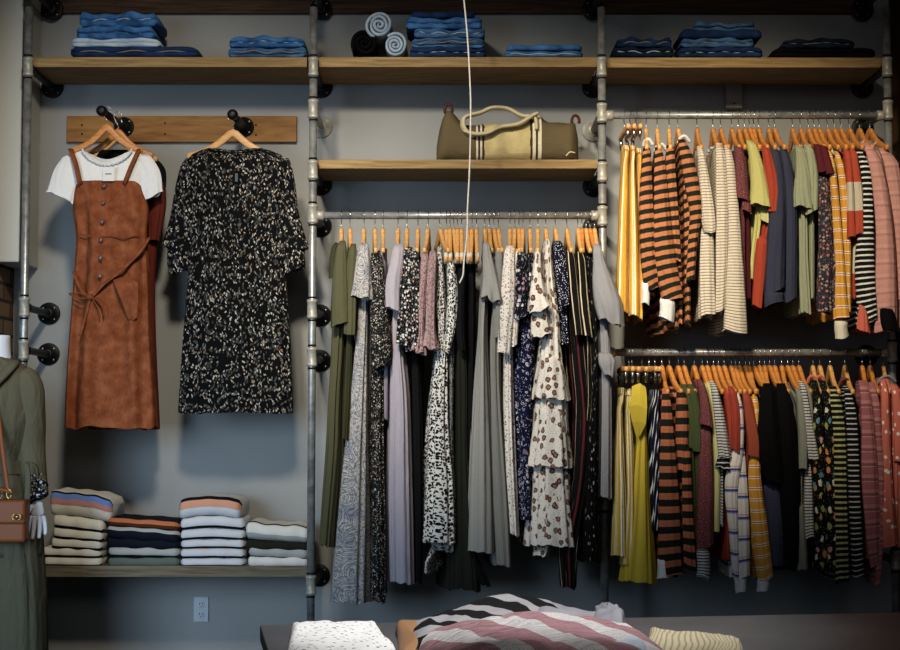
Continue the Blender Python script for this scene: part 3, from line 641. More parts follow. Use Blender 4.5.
gm(375, 'maxi_dress', 'dress', 'black maxi dress with tiny cream flowers beside the paisley one', 'black ditsy maxi dress', 'black_ditsy',
   [(250, 370, 382), (300, 371, 386), (370, 371, 386), (450, 370, 386), (540, 370, 388), (602, 369, 388)],
   [([(250, 376, 11), (280, 377, 15), (320, 380, 19), (350, 382, 20), (366, 381, 16)], {'Y': -.19})])
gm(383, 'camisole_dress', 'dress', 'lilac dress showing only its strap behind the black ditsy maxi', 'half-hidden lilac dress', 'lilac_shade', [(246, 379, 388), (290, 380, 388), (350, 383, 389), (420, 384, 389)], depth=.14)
gm(398, 'maxi_dress', 'dress', 'plain lavender maxi dress with soft vertical folds', 'lavender maxi dress', 'lavender_satin',
   [(244, 395, 404), (300, 390, 402), (350, 388, 406), (400, 387, 412), (500, 386, 415), (583, 387, 417)],
   [([(243, 399, 10), (262, 397, 14), (285, 393, 15), (309, 394, 14)], {'ruffle': .003})], amp=.012, wave=.06)
gm(407, 'floral_blouse', 'top', 'black blouse with white flowers, between the lavender dress and mauve blouse', 'black and white floral blouse', 'black_white_floral',
   [(244, 403, 416), (290, 402, 419), (335, 401, 419), (352, 404, 420)], [([(246, 407, 10), (290, 406, 13), (345, 404, 15)], {}), ([(248, 415, 8), (290, 415, 10), (350, 417, 11)], {})])
gm(418, 'sheer_dress', 'dress', 'black semi-sheer dress hanging below the white-flowered blouse', 'black semi-sheer dress', 'black_crepe', [(254, 414, 421), (340, 411, 421), (440, 412, 424), (520, 414, 424), (583, 415, 422)], depth=.14)
gm(428, 'leopard_blouse', 'top', 'dusty mauve leopard-print blouse with ruffled bell cuffs', 'mauve leopard blouse', 'mauve_leopard',
   [(250, 425, 434), (300, 425, 433), (342, 424, 432)], [([(252, 425, 8), (300, 422, 7), (335, 420, 8), (352, 418, 15)], {'ruffle': .008}), ([(250, 433, 8), (300, 431, 9), (330, 430, 9), (348, 429, 14)], {'ruffle': .008})])
gm(440, 'spotted_maxi_dress', 'dress', 'white maxi dress with small black dalmatian spots and frayed hem', 'dalmatian-spotted maxi dress', 'dalmatian_print',
   [(244, 436, 443), (270, 434, 446), (300, 434, 448), (332, 437, 447), (350, 435, 449), (400, 428, 450), (440, 424, 452), (480, 421, 457), (543, 417, 460)],
   [([(252, 450, 6), (290, 452, 10), (330, 450, 9), (352, 447, 5)], {'Y': -.17})], amp=.012)
gm(447.5, 'lace_dress', 'dress', 'grey spotted lace dress peeping out under the dalmatian-spotted hem', 'grey spotted lace dress', 'grey_spotted_lace', [(262, 445, 455), (330, 446, 456), (420, 448, 454), (545, 428, 456), (551, 428, 457)], nohanger=True, depth=.13)
tf = body_edge('lace_scarf', [(543, 421, 430), (560, 422, 430), (573, 423, 428)], 440, 'dalmatian_print', None, 0, .15, rnd=R(9)); tag(tf, 'narrow pointed scarf end of spotted fabric below the dalmatian-spotted dress', 'scarf')
extra(ZR_M, (446.5, 450, 454, 457.5), 'padded', 'wooden hanger crowded at the middle of the dress rail, left of the cord', 'bare-ended hangers left of the cord')
extra(ZR_M, (461.5, 467.5, 472, 476.5), 'padded', 'wooden hanger crowded at the middle of the dress rail, right of the cord', 'bare-ended hangers right of the cord')
for i, (x, yb, w) in enumerate(((450.5, 268, 4), (457, 262, 4), (463, 262, 4), (469, 268, 4.4), (474, 267, 4))):
    pass
gm(455, 'jumpsuit', 'jumpsuit', 'blackish olive jumpsuit with drawstring waist, left of the grey linen dresses', 'blackish olive jumpsuit', 'black_olive', [(262, 454, 464), (330, 454, 468), (382, 455, 470), (450, 456, 470), (590, 450, 486)], nohanger=True, depth=.13)
gm(470, 'dress', 'dress', 'plain black dress right beside the blackish olive jumpsuit', 'plain black dress', 'black_crepe', [(262, 464, 478), (330, 466, 477), (450, 466, 474), (545, 466, 474), (585, 470, 495)], [([(264, 462, 8), (320, 460, 8), (350, 462, 7)], {'mat': 'black_crepe', 'Y': -.16})], nohanger=True, depth=.14)
gm(485, 'linen_dress', 'dress', 'long light grey tiered linen dress with flutter sleeve', 'front grey tiered linen dress', 'grey_linen',
   [(240, 482, 488), (270, 480, 489), (300, 478, 489), (336, 476, 488), (390, 471, 491), (452, 466, 494), (552, 461, 497)],
   [([(241, 486, 6), (262, 488, 11), (285, 491, 17), (300, 492, 19)], {'ruffle': .015})], amp=.006)
gm(494, 'linen_dress', 'dress', 'darker grey linen dress, second of the two grey linen dresses', 'second grey linen dress', 'grey_linen_dark',
   [(246, 490, 502), (300, 492, 504), (340, 489, 502), (400, 490, 503), (500, 493, 511), (566, 497, 514)],
   [([(246, 499, 7), (290, 500, 10), (315, 500, 13), (340, 500, 12)], {'ruffle': .006, 'Y': -.19})])
extra(ZR_M, (489.5, 498.5), 'pale', 'pale wooden hanger squeezed among the grey linen dresses', 'hangers among the grey linen dresses')
gm(510, 'floral_dress', 'dress', 'cream dress with tiny rust flowers and a long straight sleeve', 'cream rust-flowered dress', 'cream_rust_floral',
   [(245, 506, 516), (300, 505, 516), (355, 502, 514), (440, 502, 516), (535, 508, 520)], [([(245, 510, 10), (290, 508, 14), (330, 505, 13), (353, 504, 12)], {}), ([(248, 517, 7), (300, 516, 7), (345, 514, 7)], {'Y': -.19})])
extra(ZR_M, (514.8, 519), 'pale', 'wooden hanger just right of the cream rust-flowered dress hanger', 'hangers right of the cream floral dress')
gm(523, 'floral_dress', 'dress', 'navy dress with large white blossoms hanging beside the cream one', 'navy blossom dress', 'navy_white_floral',
   [(252, 519, 531), (300, 518, 536), (340, 515, 537), (380, 512, 536), (440, 517, 532), (520, 519, 534)], [([(250, 521, 8), (290, 521, 12), (318, 520, 12)], {'mat': 'navy_rose_floral'})], amp=.009)
gm(530, 'floral_blouse', 'top', 'dark navy blouse with grey roses above the navy blossom dress', 'dark navy rose blouse', 'navy_rose_floral', [(250, 526, 534), (280, 526, 536), (310, 527, 537)], depth=.19)
gm(538, 'floral_blouse', 'top', 'cream blouse sleeve with frilled cuff, left of the tiered rosette dress', 'cream frilled blouse', 'rosette_chiffon', [(248, 535, 541), (290, 534, 544), (330, 532, 546)],
   [([(250, 538, 6), (275, 537, 10), (298, 538, 17), (310, 540, 22)], {'ruffle': .006, 'Y': -.23}), ([(300, 540, 14), (325, 540, 18), (335, 541, 18)], {'ruffle': .005})])
td = gm(546, 'tiered_dress', 'dress', 'cream tiered chiffon dress scattered with brown rosettes', 'tiered rosette dress', 'rosette_chiffon',
   [(236, 546, 552), (255, 542, 554), (290, 542, 557), (320, 545, 561), (350, 540, 564), (400, 533, 571), (470, 530, 573), (545, 528, 576)], amp=.012, wave=.055)
for rows in ([(346, 540, 563), (370, 535, 569), (399, 528, 575)], [(398, 534, 570), (430, 529, 574), (467, 522, 579)], [(466, 530, 574), (500, 527, 578), (546, 523, 583)]):
    body_edge('tier', rows, 546, 'rosette_chiffon', td, 0, .215, .012, .05, R(int(rows[0][0])), lv=14)
body_edge('underlayer', [(540, 527, 550), (556, 528, 548)], 546, 'rosette_chiffon', td, 0, .18, .01, .05, R(77), lv=8)
gm(555.5, 'dotted_blouse', 'top', 'navy blouse with white pin dots, right of the tiered rosette dress', 'navy pin-dot blouse', 'navy_dots', [(238, 553, 562), (262, 555, 567), (305, 558, 569), (345, 562, 570)], [([(240, 558, 9), (270, 561, 12), (306, 564, 9)], {})])
gm(567, 'jumpsuit', 'jumpsuit', 'black jumpsuit with cream and red stripes, left one of two', 'left striped jumpsuit', 'cabana_stripe', [(248, 565, 573), (290, 566, 581), (338, 568, 587), (400, 575, 592), (420, 574, 596), (480, 572, 590), (545, 560, 580), (588, 562, 577)], [([(250, 570, 8), (290, 574, 9), (335, 578, 8)], {})])
gm(578, 'jumpsuit', 'jumpsuit', 'black jumpsuit with cream and red stripes, right one of two', 'right striped jumpsuit', 'cabana_stripe', [(250, 577, 588), (300, 580, 593), (338, 584, 597), (400, 586, 597), (422, 584, 596)], [([(251, 580, 8), (300, 584, 9), (336, 588, 9)], {})])
gm(586, 'dress', 'dress', 'long black dress with fine white flecks near the end of the rail', 'black flecked dress', 'black_flecks', [(250, 583, 596), (300, 586, 598), (360, 590, 600), (440, 584, 600), (520, 582, 601), (562, 581, 603)])
extra(ZR_M, (582, 590), 'amber', 'amber wooden hanger at the right end of the dress rail', 'amber hangers at the right end')
gm(594.5, 'jersey_dress', 'dress', 'cool grey dress with fluttering sleeve, last on the middle rail', 'last grey dress on the middle rail', 'cool_grey_jersey',
   [(243, 593, 600), (265, 593, 604), (310, 597, 609), (360, 599, 613), (400, 600, 613), (498, 598, 613)],
   [([(243, 597, 8), (262, 599, 12), (285, 603, 22), (305, 608, 27), (322, 611, 22)], {'ruffle': .008}), ([(352, 604, 12), (362, 607, 17), (375, 608, 8)], {'name': 'tied_waist', 'Y': -.2})])
# ---------------------------------------------------------------- upper right rail
gu = lambda *a, **k: G(ZR_U, *a, **k)
for i, (hx, rows, w) in enumerate(((625, [(143, 623, 630), (180, 620, 630), (240, 617, 629), (312, 613, 630)], 'leftmost'), (631, [(143, 630, 636), (180, 629, 637), (250, 628, 640), (316, 627, 641)], 'middle'), (637, [(146, 636, 643), (165, 637, 643), (250, 640, 643), (320, 638, 643)], 'rightmost'))):
    o = gu(hx, 'striped_trousers', 'trousers', w + ' of three yellow trousers with white stripes, upper right rail', w + ' yellow trousers on the upper right rail', 'yellow_stripe', rows, hk='clip', depth=.17, amp=.005, wave=.03)
    y, a, b = rows[0]; body_edge('waistband', [(y - 2, a - .5, b + .5), (y + 7, a - .5, b + .5)], hx, 'yellow_stripe', o, 0, .16, .001, rnd=R(i), lv=4, flare=0)
oc = 'orange_black_stripe'
gu(647, 'striped_jersey', 'top', 'orange and black striped top with white cuff, leftmost of four', 'leftmost orange striped top', oc, [(144, 643, 652), (180, 641, 653), (240, 639, 656), (296, 642, 657)], [([(146, 647, 8), (200, 646, 13), (260, 648, 16), (290, 650, 13)], {'cuff': (280, 303, 645.5, 8, 'white_jersey')})], collar=(648, 141, 9, 'white_jersey'), amp=.005)
gu(658, 'striped_jersey', 'top', 'orange and black striped top with white cuff, second of four', 'second orange striped top', oc, [(146, 654, 664), (180, 653, 668), (240, 654, 675), (290, 658, 681), (331, 668, 682)], [([(146, 659, 9), (200, 661, 15), (260, 665, 22), (300, 672, 20)], {'cuff': (296, 319, 667, 15, 'white_jersey')})], collar=(661, 146, 11, 'white_jersey'), amp=.005)
gu(670, 'striped_jersey', 'top', 'orange and black striped top without a white collar, third of four', 'third orange striped top', oc, [(142, 666, 674), (180, 668, 679), (240, 673, 684), (325, 676, 684)], [([(143, 670, 8), (190, 671, 11), (260, 676, 9)], {'Y': -.19})], amp=.005)
gu(679, 'striped_jersey', 'top', 'orange and black striped top with bent elbow, rightmost of four', 'rightmost orange striped top', oc, [(138, 677, 688), (160, 680, 692), (210, 682, 695), (270, 683, 692), (326, 684, 691)], [([(138, 682, 10), (165, 688, 14), (195, 693, 14), (214, 695, 12), (240, 692, 9), (280, 690, 8)], {})], collar=(684, 138, 11, 'white_jersey'), amp=.005)
gu(698, 'ribbed_jersey', 'top', 'cream top with fine brown lines and raised elbow, first of three', 'first cream fine-striped top', 'cream_fine_stripe', [(145, 697, 703), (200, 699, 711), (260, 700, 713), (318, 699, 714)], [([(145, 700, 6), (180, 704, 10), (222, 709, 13), (232, 710, 10)], {}), ([(225, 707, 12), (270, 707, 15), (314, 707, 15)], {'Y': -.195})], hk='amber', amp=.004)
gu(714, 'ribbed_jersey', 'top', 'narrow cream fine-striped top, second of three', 'second cream fine-striped top', 'cream_fine_stripe', [(143, 714, 724), (200, 715, 729), (260, 715, 728), (316, 715, 724)], [([(142, 720, 9), (200, 722, 12), (260, 721, 12), (310, 719, 9)], {})], hk='amber', amp=.004, collar=(712, 150, 8, 'grey_fine_stripe'))
gu(722, 'ribbed_jersey', 'top', 'wide cream fine-striped top with long square hem, third of three', 'third cream fine-striped top', 'cream_fine_stripe', [(144, 725, 732), (200, 728, 738), (248, 727, 742), (331, 722, 746)], [([(144, 728, 8), (180, 731, 10), (230, 734, 13), (290, 734, 20), (331, 734, 24)], {'amp': .002})], hk='amber', amp=.004)
gu(733, 'tshirt', 't-shirt', 'maroon knit tee with short sleeve, upper right rail', 'maroon knit tee on the upper rail', 'maroon_knit', [(146, 735, 743), (200, 738, 747), (260, 738, 746), (310, 741, 747)], [([(145, 738, 8), (170, 741, 12), (200, 742, 13)], {})], hk='amber')
gu(740, 'tshirt', 't-shirt', 'plain maroon tee tucked behind the maroon knit tee', 'second maroon tee', 'plain_maroon', [(148, 742, 748), (200, 745, 750), (300, 746, 751)], [([(198, 746, 9), (212, 746, 9)], {'mat': 'maroon_knit'})], hk='amber')
gu(746, 'tshirt', 't-shirt', 'chartreuse tee with flared short sleeve', 'chartreuse tee', 'chartreuse_jersey', [(139, 746, 753), (180, 751, 760), (215, 753, 764), (250, 749, 760), (281, 746, 759)], [([(139, 750, 8), (160, 755, 12), (185, 758, 16), (206, 760, 21)], {'ruffle': .004}), ([(200, 765, 10), (222, 765, 12)], {'mat': 'pale_lime', 'Y': -.18})], hk='amber')
extra(ZR_U, (751, 755), 'amber', 'amber wooden hanger between the chartreuse and tomato red tops', 'hangers behind the chartreuse tee')
gu(760, 'long_sleeved_jersey', 'top', 'tomato red top beside the chartreuse tee', 'tomato red top', 'tomato_jersey', [(146, 761, 768), (190, 766, 774), (240, 757, 769), (307, 752, 762)], [([(145, 765, 7), (165, 769, 11), (190, 772, 12), (212, 771, 9)], {}), ([(235, 763, 12), (270, 759, 12), (306, 757, 9)], {})], hk='amber')
gu(770, 'sweatshirt', 'sweatshirt', 'slate navy sweatshirt with ribbed cuff, left of two', 'left slate sweatshirt', 'slate_fleece', [(148, 771, 779), (200, 769, 785), (270, 766, 784), (300, 766, 784)], [([(147, 775, 9), (190, 777, 15), (250, 775, 19), (291, 774, 20)], {'cuff': (291, 303, 774, 19, 'slate_fleece')})], hk='amber')
gu(776, 'sweatshirt', 'sweatshirt', 'slate navy sweatshirt, right of two', 'right slate sweatshirt', 'slate_fleece', [(146, 781, 788), (200, 785, 795), (300, 785, 794)], [([(145, 784, 8), (190, 789, 12), (250, 790, 12), (300, 789, 11)], {'Y': -.19})], hk='amber')
gu(794, 'tshirt', 't-shirt', 'sage green tee with draped short sleeve, left of two', 'left sage green tee', 'sage_jersey', [(144, 795, 801), (200, 797, 808), (260, 797, 809), (314, 799, 812)], [([(144, 799, 8), (170, 802, 13), (195, 802, 17), (208, 803, 19)], {'ruffle': .004})], hk='amber')
gu(802, 'tshirt', 't-shirt', 'sage green tee, right of two', 'right sage green tee', 'sage_jersey', [(143, 805, 811), (200, 808, 815), (300, 809, 814)], [([(143, 808, 8), (170, 812, 11), (212, 811, 12)], {})], hk='amber')
gu(810, 'floral_jersey', 'top', 'maroon top with autumn-flower skirt panel, left of two', 'left maroon floral top', 'plain_maroon', [(144, 813, 820), (172, 816, 826), (200, 818, 827)], [([(143, 817, 7), (172, 821, 9)], {}), ([(170, 822, 10), (240, 825, 14), (312, 823, 15)], {'mat': 'autumn_floral', 'name': 'floral_panel'})], hk='amber')
gu(815.5, 'floral_jersey', 'top', 'maroon top with autumn-flower skirt panel, right of two', 'right maroon floral top', 'plain_maroon', [(145, 818, 826), (172, 823, 831), (200, 825, 833)], [([(144, 822, 7), (174, 829, 8)], {}), ([(172, 831, 7), (240, 834, 9), (306, 834, 9)], {'mat': 'autumn_floral', 'name': 'floral_panel', 'Y': -.19})], hk='amber')
gu(821, 'striped_jersey', 'top', 'golden yellow top with thin red-white stripes and white cuff, left of two', 'left golden striped top', 'golden_stripe', [(148, 826, 833), (200, 832, 840), (260, 835, 843), (318, 833, 846)], [([(149, 830, 6), (200, 835, 7), (260, 839, 9), (300, 839, 13), (318, 840, 15)], {'cuff': (319, 337, 841, 13, 'cream_cotton')})], hk='amber', collar=(827, 149, 5, 'white_jersey'))
gu(829, 'striped_jersey', 'top', 'golden yellow striped top, right of two', 'right golden striped top', 'golden_stripe', [(149, 834, 841), (200, 840, 847), (260, 843, 850), (316, 843, 850)], [([(150, 838, 6), (200, 844, 8), (262, 846, 9), (312, 846, 7)], {'Y': -.19})], hk='amber', collar=(835, 149, 5, 'white_jersey'))
gu(836, 'colour_block_jersey', 'top', 'red and cream colour-block top, left of two', 'left colour-block top', 'colour_block', [(147, 843, 850), (190, 847, 853), (237, 848, 854)], [([(147, 847, 7), (190, 850, 7), (237, 850, 8)], {})], hk='amber')
gu(842.5, 'colour_block_jersey', 'top', 'red and cream colour-block top, right of two, darker inside', 'right colour-block top', 'colour_block', [(148, 850, 856), (200, 853, 860), (240, 852, 860), (300, 848, 856)], [([(147, 853, 7), (190, 857, 9), (234, 858, 9)], {})], hk='amber')
o = gu(851, 'striped_jersey', 'top', 'black top with white stripes and an orange side patch at the hem', 'black and white striped top with orange patch', 'black_white_stripe', [(149, 856, 865), (180, 860, 870), (240, 858, 873), (270, 854, 875), (327, 860, 878)], [([(148, 860, 8), (175, 866, 10), (220, 866, 14), (265, 864, 19), (322, 867, 19)], {})], hk='amber', collar=(853, 146, 11, 'coral_plain'))
sleeve('hem_patch', [(303, 861, 3), (315, 862, 9), (331, 863, 12)], 'coral_plain', o, Y=-.245, rnd=R(5), lv=8)
o = gu(861, 'striped_sweater', 'sweater', 'pale pink striped sweater with black cuff, left of two', 'left pink striped sweater', 'pink_stripe', [(143, 862, 873), (170, 868, 883), (220, 873, 890), (300, 875, 894), (328, 873, 897)], [([(142, 868, 11), (162, 875, 13), (220, 883, 17), (290, 884, 21), (330, 884, 22)], {})], hk='amber', collar=(866, 143, 11, 'pink_stripe'))
sleeve('black_cuff', [(306, 885, 10), (316, 887, 15), (330, 889, 15)], 'soft_black', o, Y=-.25, rnd=R(6), lv=8)
gu(871.5, 'striped_sweater', 'sweater', 'pale pink striped sweater, right of two at the rail end', 'right pink striped sweater', 'pink_stripe', [(146, 876, 889), (170, 882, 897), (240, 889, 903), (330, 892, 908)], [([(147, 884, 12), (165, 891, 15), (220, 897, 14), (300, 901, 14)], {'Y': -.18})], hk='amber', collar=(879, 144, 13, 'pink_stripe'))
# ---------------------------------------------------------------- lower right rail
gl = lambda *a, **k: G(ZR_L, *a, **k)
for i, (hx, rows, w) in enumerate(((621.5, [(389, 617, 623), (430, 615, 624), (500, 612, 628), (556, 609, 631)], 'left'), (628, [(390, 624, 631), (430, 625, 634), (500, 625, 636), (565, 619, 637)], 'right'))):
    o = gl(hx, 'striped_skirt', 'skirt', w + ' of two mustard skirts with white stripes, lower right rail', w + ' mustard striped skirt', 'mustard_stripe', rows, hk='clip', depth=.17, amp=.006, wave=.03)
    y, a, b = rows[0]; body_edge('waistband', [(y - 2, a - .5, b + .5), (y + 6, a - .5, b + .5)], hx, 'mustard_stripe', o, 0, .16, .001, rnd=R(i), lv=4, flare=0)
extra(ZR_L, (631, 648), 'clip', 'clip hanger among the mustard and navy garments on the lower rail', 'clip hangers on the lower rail')
o = gl(641, 'wrap_skirt', 'skirt', 'long plain mustard wrap skirt with a big bow', 'plain mustard wrap skirt', 'mustard_crepe', [(385, 638, 647), (420, 637, 648), (460, 633, 649), (520, 626, 653), (582, 615, 659)], hk='clip', depth=.18, amp=.009, wave=.06)
bw = [[P(x, y, -.21 - k) for x, y in r] for k, r in ((.004, ((632, 386), (640, 383), (646, 388))), (.02, ((631, 396), (640, 394), (647, 398))), (.03, ((629, 406), (639, 405), (647, 410))), (.02, ((632, 422), (639, 422), (646, 424))), (0, ((636, 436), (638, 437), (640, 436))))]
bwo = loft('bow_tie', bw, 'mustard_crepe', o, closed=False, flat=True); md = bwo.modifiers.new('t', 'SOLIDIFY'); md.thickness = .006
gl(654, 'striped_trousers', 'trousers', 'navy trousers with thin pale diagonal stripes', 'navy striped trousers', 'navy_diagonal_stripe', [(389, 649, 660), (430, 648, 661), (490, 649, 661), (530, 651, 660)], hk='clip', depth=.17)
gl(661, 'striped_jersey', 'top', 'orange and black striped top, left of two on the lower rail', 'left orange striped top on the lower rail', 'wide_orange_black_stripe', [(388, 662, 670), (430, 661, 673), (500, 658, 679), (576, 658, 681)], [([(388, 666, 8), (430, 667, 13), (490, 668, 20), (560, 669, 23), (574, 671, 22)], {'cuff': (556, 577, 664, 13, 'white_jersey')})], hk='amber', amp=.004)
gl(668, 'striped_jersey', 'top', 'orange and black striped top, right of two on the lower rail', 'right orange striped top on the lower rail', 'wide_orange_black_stripe', [(386, 672, 684), (430, 676, 687), (500, 681, 691), (569, 683, 695)], [([(388, 681, 9), (420, 682, 13), (470, 681, 9)], {'Y': -.19}), ([(440, 686, 8), (500, 687, 10), (568, 689, 12)], {})], hk='amber', amp=.004)
gl(677, 'tshirt', 't-shirt', 'moss green tee, left of two beside the orange striped tops', 'left moss green tee', 'moss_cotton', [(384, 680, 687), (420, 686, 693), (470, 690, 696), (540, 692, 697)], [([(384, 685, 7), (410, 690, 9), (448, 692, 9)], {'Y': -.17})], hk='amber')
gl(683, 'tshirt', 't-shirt', 'moss green tee, right of two next to the maroon knit', 'right moss green tee', 'moss_cotton', [(384, 687, 694), (420, 693, 700), (470, 695, 700), (530, 695, 700)], [([(384, 691, 8), (410, 696, 9), (450, 697, 8)], {'Y': -.18})], hk='amber')
gl(693, 'knit_jersey', 'top', 'maroon speckled knit top with grey striped cuff', 'maroon speckled knit top on the lower rail', 'maroon_knit', [(379, 696, 703), (420, 700, 709), (470, 699, 712), (546, 698, 713)], [([(379, 700, 7), (400, 704, 9), (425, 706, 12)], {}), ([(420, 705, 11), (480, 705, 15), (546, 705, 17)], {'Y': -.195, 'cuff': (547, 577, 703, 13, 'fine_black_white')})], hk='amber')
gl(701, 'tshirt', 't-shirt', 'pale lime tee between the maroon knit and finely striped tee', 'pale lime tee', 'pale_lime', [(382, 705, 712), (420, 711, 718), (470, 713, 719), (532, 714, 719)], [([(382, 709, 6), (410, 714, 7), (460, 716, 6), (530, 716, 6)], {'Y': -.18})], hk='amber')
gl(706, 'tshirt', 't-shirt', 'black and white finely striped tee with ruffled sleeve', 'finely striped ruffle tee', 'fine_black_white', [(381, 709, 716), (420, 714, 723), (470, 718, 724), (526, 718, 723)], [([(381, 713, 6), (410, 718, 9), (440, 722, 11), (457, 724, 12)], {'ruffle': .003}), ([(455, 723, 11), (468, 722, 14)], {'mat': 'black_grey_stripe', 'ruffle': .005})], hk='amber')
gl(717, 'tshirt', 't-shirt', 'brick red top, left of two beside the finely striped tee', 'left brick red top', 'brick_jersey', [(388, 722, 728), (430, 727, 733), (480, 726, 732), (560, 725, 731)], [([(388, 726, 7), (420, 731, 9), (452, 731, 8)], {'Y': -.18})], hk='amber')
gl(723, 'tshirt', 't-shirt', 'brick red top, right of two beside the white and blue striped shirt', 'right brick red top', 'brick_jersey', [(386, 727, 734), (430, 733, 739), (480, 732, 738), (550, 730, 736)], [([(386, 731, 7), (410, 735, 9), (450, 735, 8)], {})], hk='amber')
gl(730, 'striped_shirt', 'shirt', 'white long shirt with blue bands and white cuffs', 'white and blue banded shirt', 'white_blue_stripe', [(390, 733, 740), (430, 737, 743), (470, 728, 745), (520, 727, 748), (577, 731, 748)], [([(392, 738, 7), (430, 740, 7), (462, 735, 12), (485, 731, 12), (530, 733, 8), (577, 735, 6)], {'cuff': (577, 590, 737, 5, 'white_jersey')}), ([(440, 740, 8), (500, 741, 14), (576, 741, 15)], {'Y': -.195, 'cuff': (577, 591, 741, 10, 'white_jersey')})], hk='amber')
gl(738, 'tshirt', 't-shirt', 'rust tee with short sleeve beside the blue banded shirt', 'rust tee on the lower rail', 'rust_jersey', [(392, 741, 749), (430, 746, 756), (470, 748, 756)], [([(392, 746, 8), (415, 750, 11), (440, 753, 14), (456, 753, 14)], {})], hk='amber')
gl(744, 'striped_jersey', 'top', 'golden top with thin white-red stripes on the lower rail', 'golden striped top on the lower rail', 'golden_stripe', [(394, 751, 758), (430, 754, 760), (480, 748, 760), (530, 749, 768), (578, 757, 770)], [([(394, 755, 8), (440, 757, 8), (470, 754, 11), (520, 758, 14), (578, 764, 13)], {'cuff': (579, 590, 763, 12, 'white_jersey')})], hk='amber')
gl(752, 'sweatshirt', 'sweatshirt', 'dark slate sweatshirt showing low beneath the black tops', 'dark slate sweatshirt', 'slate_fleece', [(391, 761, 768), (440, 763, 772), (500, 763, 782), (566, 765, 784)], [([(480, 772, 18), (520, 775, 19), (564, 775, 19)], {'Y': -.18})], hk='amber')
extra(ZR_L, (712, 734, 748), 'amber', 'amber wooden hanger in the dense middle of the lower right rail', 'amber hangers in the lower rail middle')
gl(758, 'black_sweater', 'sweater', 'bulky black sweater, left of two on the lower rail', 'left bulky black sweater', 'soft_black', [(383, 763, 772), (410, 758, 779), (440, 756, 781), (500, 766, 786), (560, 780, 790)], [([(383, 768, 10), (410, 768, 20), (450, 768, 26), (480, 772, 20)], {'amp': .008})], hk='amber')
gl(768, 'black_sweater', 'sweater', 'bulky black sweater, right of two, reaching lowest', 'right bulky black sweater', 'soft_black', [(384, 774, 787), (420, 776, 795), (470, 778, 798), (570, 785, 798)], [([(383, 782, 12), (420, 785, 19), (480, 788, 20), (560, 790, 14)], {'amp': .007})], hk='amber')
extra(ZR_L, (763, 773, 780), 'amber', 'amber wooden hanger above the bulky black sweaters', 'amber hangers above the black sweaters')
gl(786, 'tshirt', 't-shirt', 'grey green tee right of the bulky black sweaters', 'grey green tee', 'grey_green', [(388, 795, 801), (430, 798, 804), (500, 797, 803), (570, 797, 806)], [([(388, 799, 7), (430, 802, 9), (468, 802, 8)], {}), ([(500, 800, 6), (540, 801, 8), (568, 802, 9)], {})], hk='amber')
gl(791, 'striped_jersey', 'top', 'white tee with fine dark lines and flared sleeve', 'white finely lined tee', 'fine_black_white', [(381, 798, 804), (420, 803, 811), (470, 805, 812), (536, 802, 812)], [([(381, 802, 6), (410, 806, 8), (440, 810, 10), (459, 813, 11)], {'ruffle': .003}), ([(465, 808, 7), (500, 808, 9), (536, 808, 10)], {'Y': -.19})], hk='amber')
gl(797, 'tshirt', 't-shirt', 'narrow grey green tee left of the botanical tops', 'narrow grey green tee', 'grey_green', [(386, 805, 810), (430, 808, 813), (465, 810, 814)], [([(384, 807, 6), (420, 811, 7), (458, 814, 7)], {'Y': -.18})], hk='amber')
gl(811, 'botanical_jersey', 'top', 'black top with bright botanical flowers, left of two', 'left botanical top', 'botanical_black', [(380, 813, 820), (420, 813, 824), (500, 813, 826), (569, 814, 825)], [([(380, 816, 7), (420, 818, 10), (480, 819, 12), (568, 820, 12)], {})], hk='pale', collar=(812, 378, 8, 'coral_dots'))
gl(818, 'botanical_jersey', 'top', 'black top with bright botanical flowers, right of two', 'right botanical top', 'botanical_black', [(380, 820, 828), (420, 823, 833), (500, 826, 836), (571, 827, 838)], [([(380, 824, 8), (420, 828, 9), (480, 830, 11), (570, 832, 12)], {'Y': -.19})], hk='pale', collar=(820, 378, 8, 'coral_dots'))
gl(828, 'striped_jersey', 'top', 'black top with olive yellow stripes', 'olive yellow striped top', 'olive_black_stripe', [(386, 829, 840), (430, 833, 845), (500, 835, 846), (580, 835, 848)], [([(386, 834, 10), (430, 839, 12), (500, 840, 12), (580, 842, 13)], {})], hk='pale')
gl(843, 'striped_jersey', 'top', 'black top with thin white stripes, lower right rail', 'black white-striped top on the lower rail', 'black_grey_stripe', [(384, 843, 853), (430, 846, 858), (500, 848, 860), (576, 851, 862)], [([(390, 849, 9), (430, 852, 11), (500, 854, 11), (575, 857, 10)], {})], hk='pale', collar=(845, 381, 12, 'maroon_knit'))
gl(860, 'striped_sweater', 'sweater', 'dusty rose striped sweater, left of two', 'left dusty rose sweater', 'dusty_rose_stripe', [(380, 859, 867), (420, 861, 872), (480, 860, 878), (560, 866, 880)], [([(380, 864, 10), (420, 867, 12), (480, 869, 17), (540, 872, 14), (564, 874, 10)], {})], hk='amber')
gl(868, 'striped_sweater', 'sweater', 'dusty rose striped sweater, right of two, hanging lower', 'right dusty rose sweater', 'dusty_rose_stripe', [(382, 869, 876), (430, 874, 881), (500, 877, 883), (583, 872, 878)], [([(382, 873, 9), (430, 878, 8), (500, 880, 7), (583, 876, 6)], {})], hk='amber')
gl(881, 'dotted_blouse', 'top', 'coral blouse with white dots and grey collar at the rail end', 'coral dotted blouse', 'coral_dots', [(377, 880, 893), (410, 883, 897), (460, 886, 903), (546, 881, 903)], [([(380, 885, 8), (420, 885, 9), (480, 886, 11), (544, 888, 16)], {}), ([(384, 895, 10), (420, 899, 12), (462, 900, 14)], {'Y': -.17})], hk='pale', collar=(887, 378, 17, 'cool_grey_jersey'))
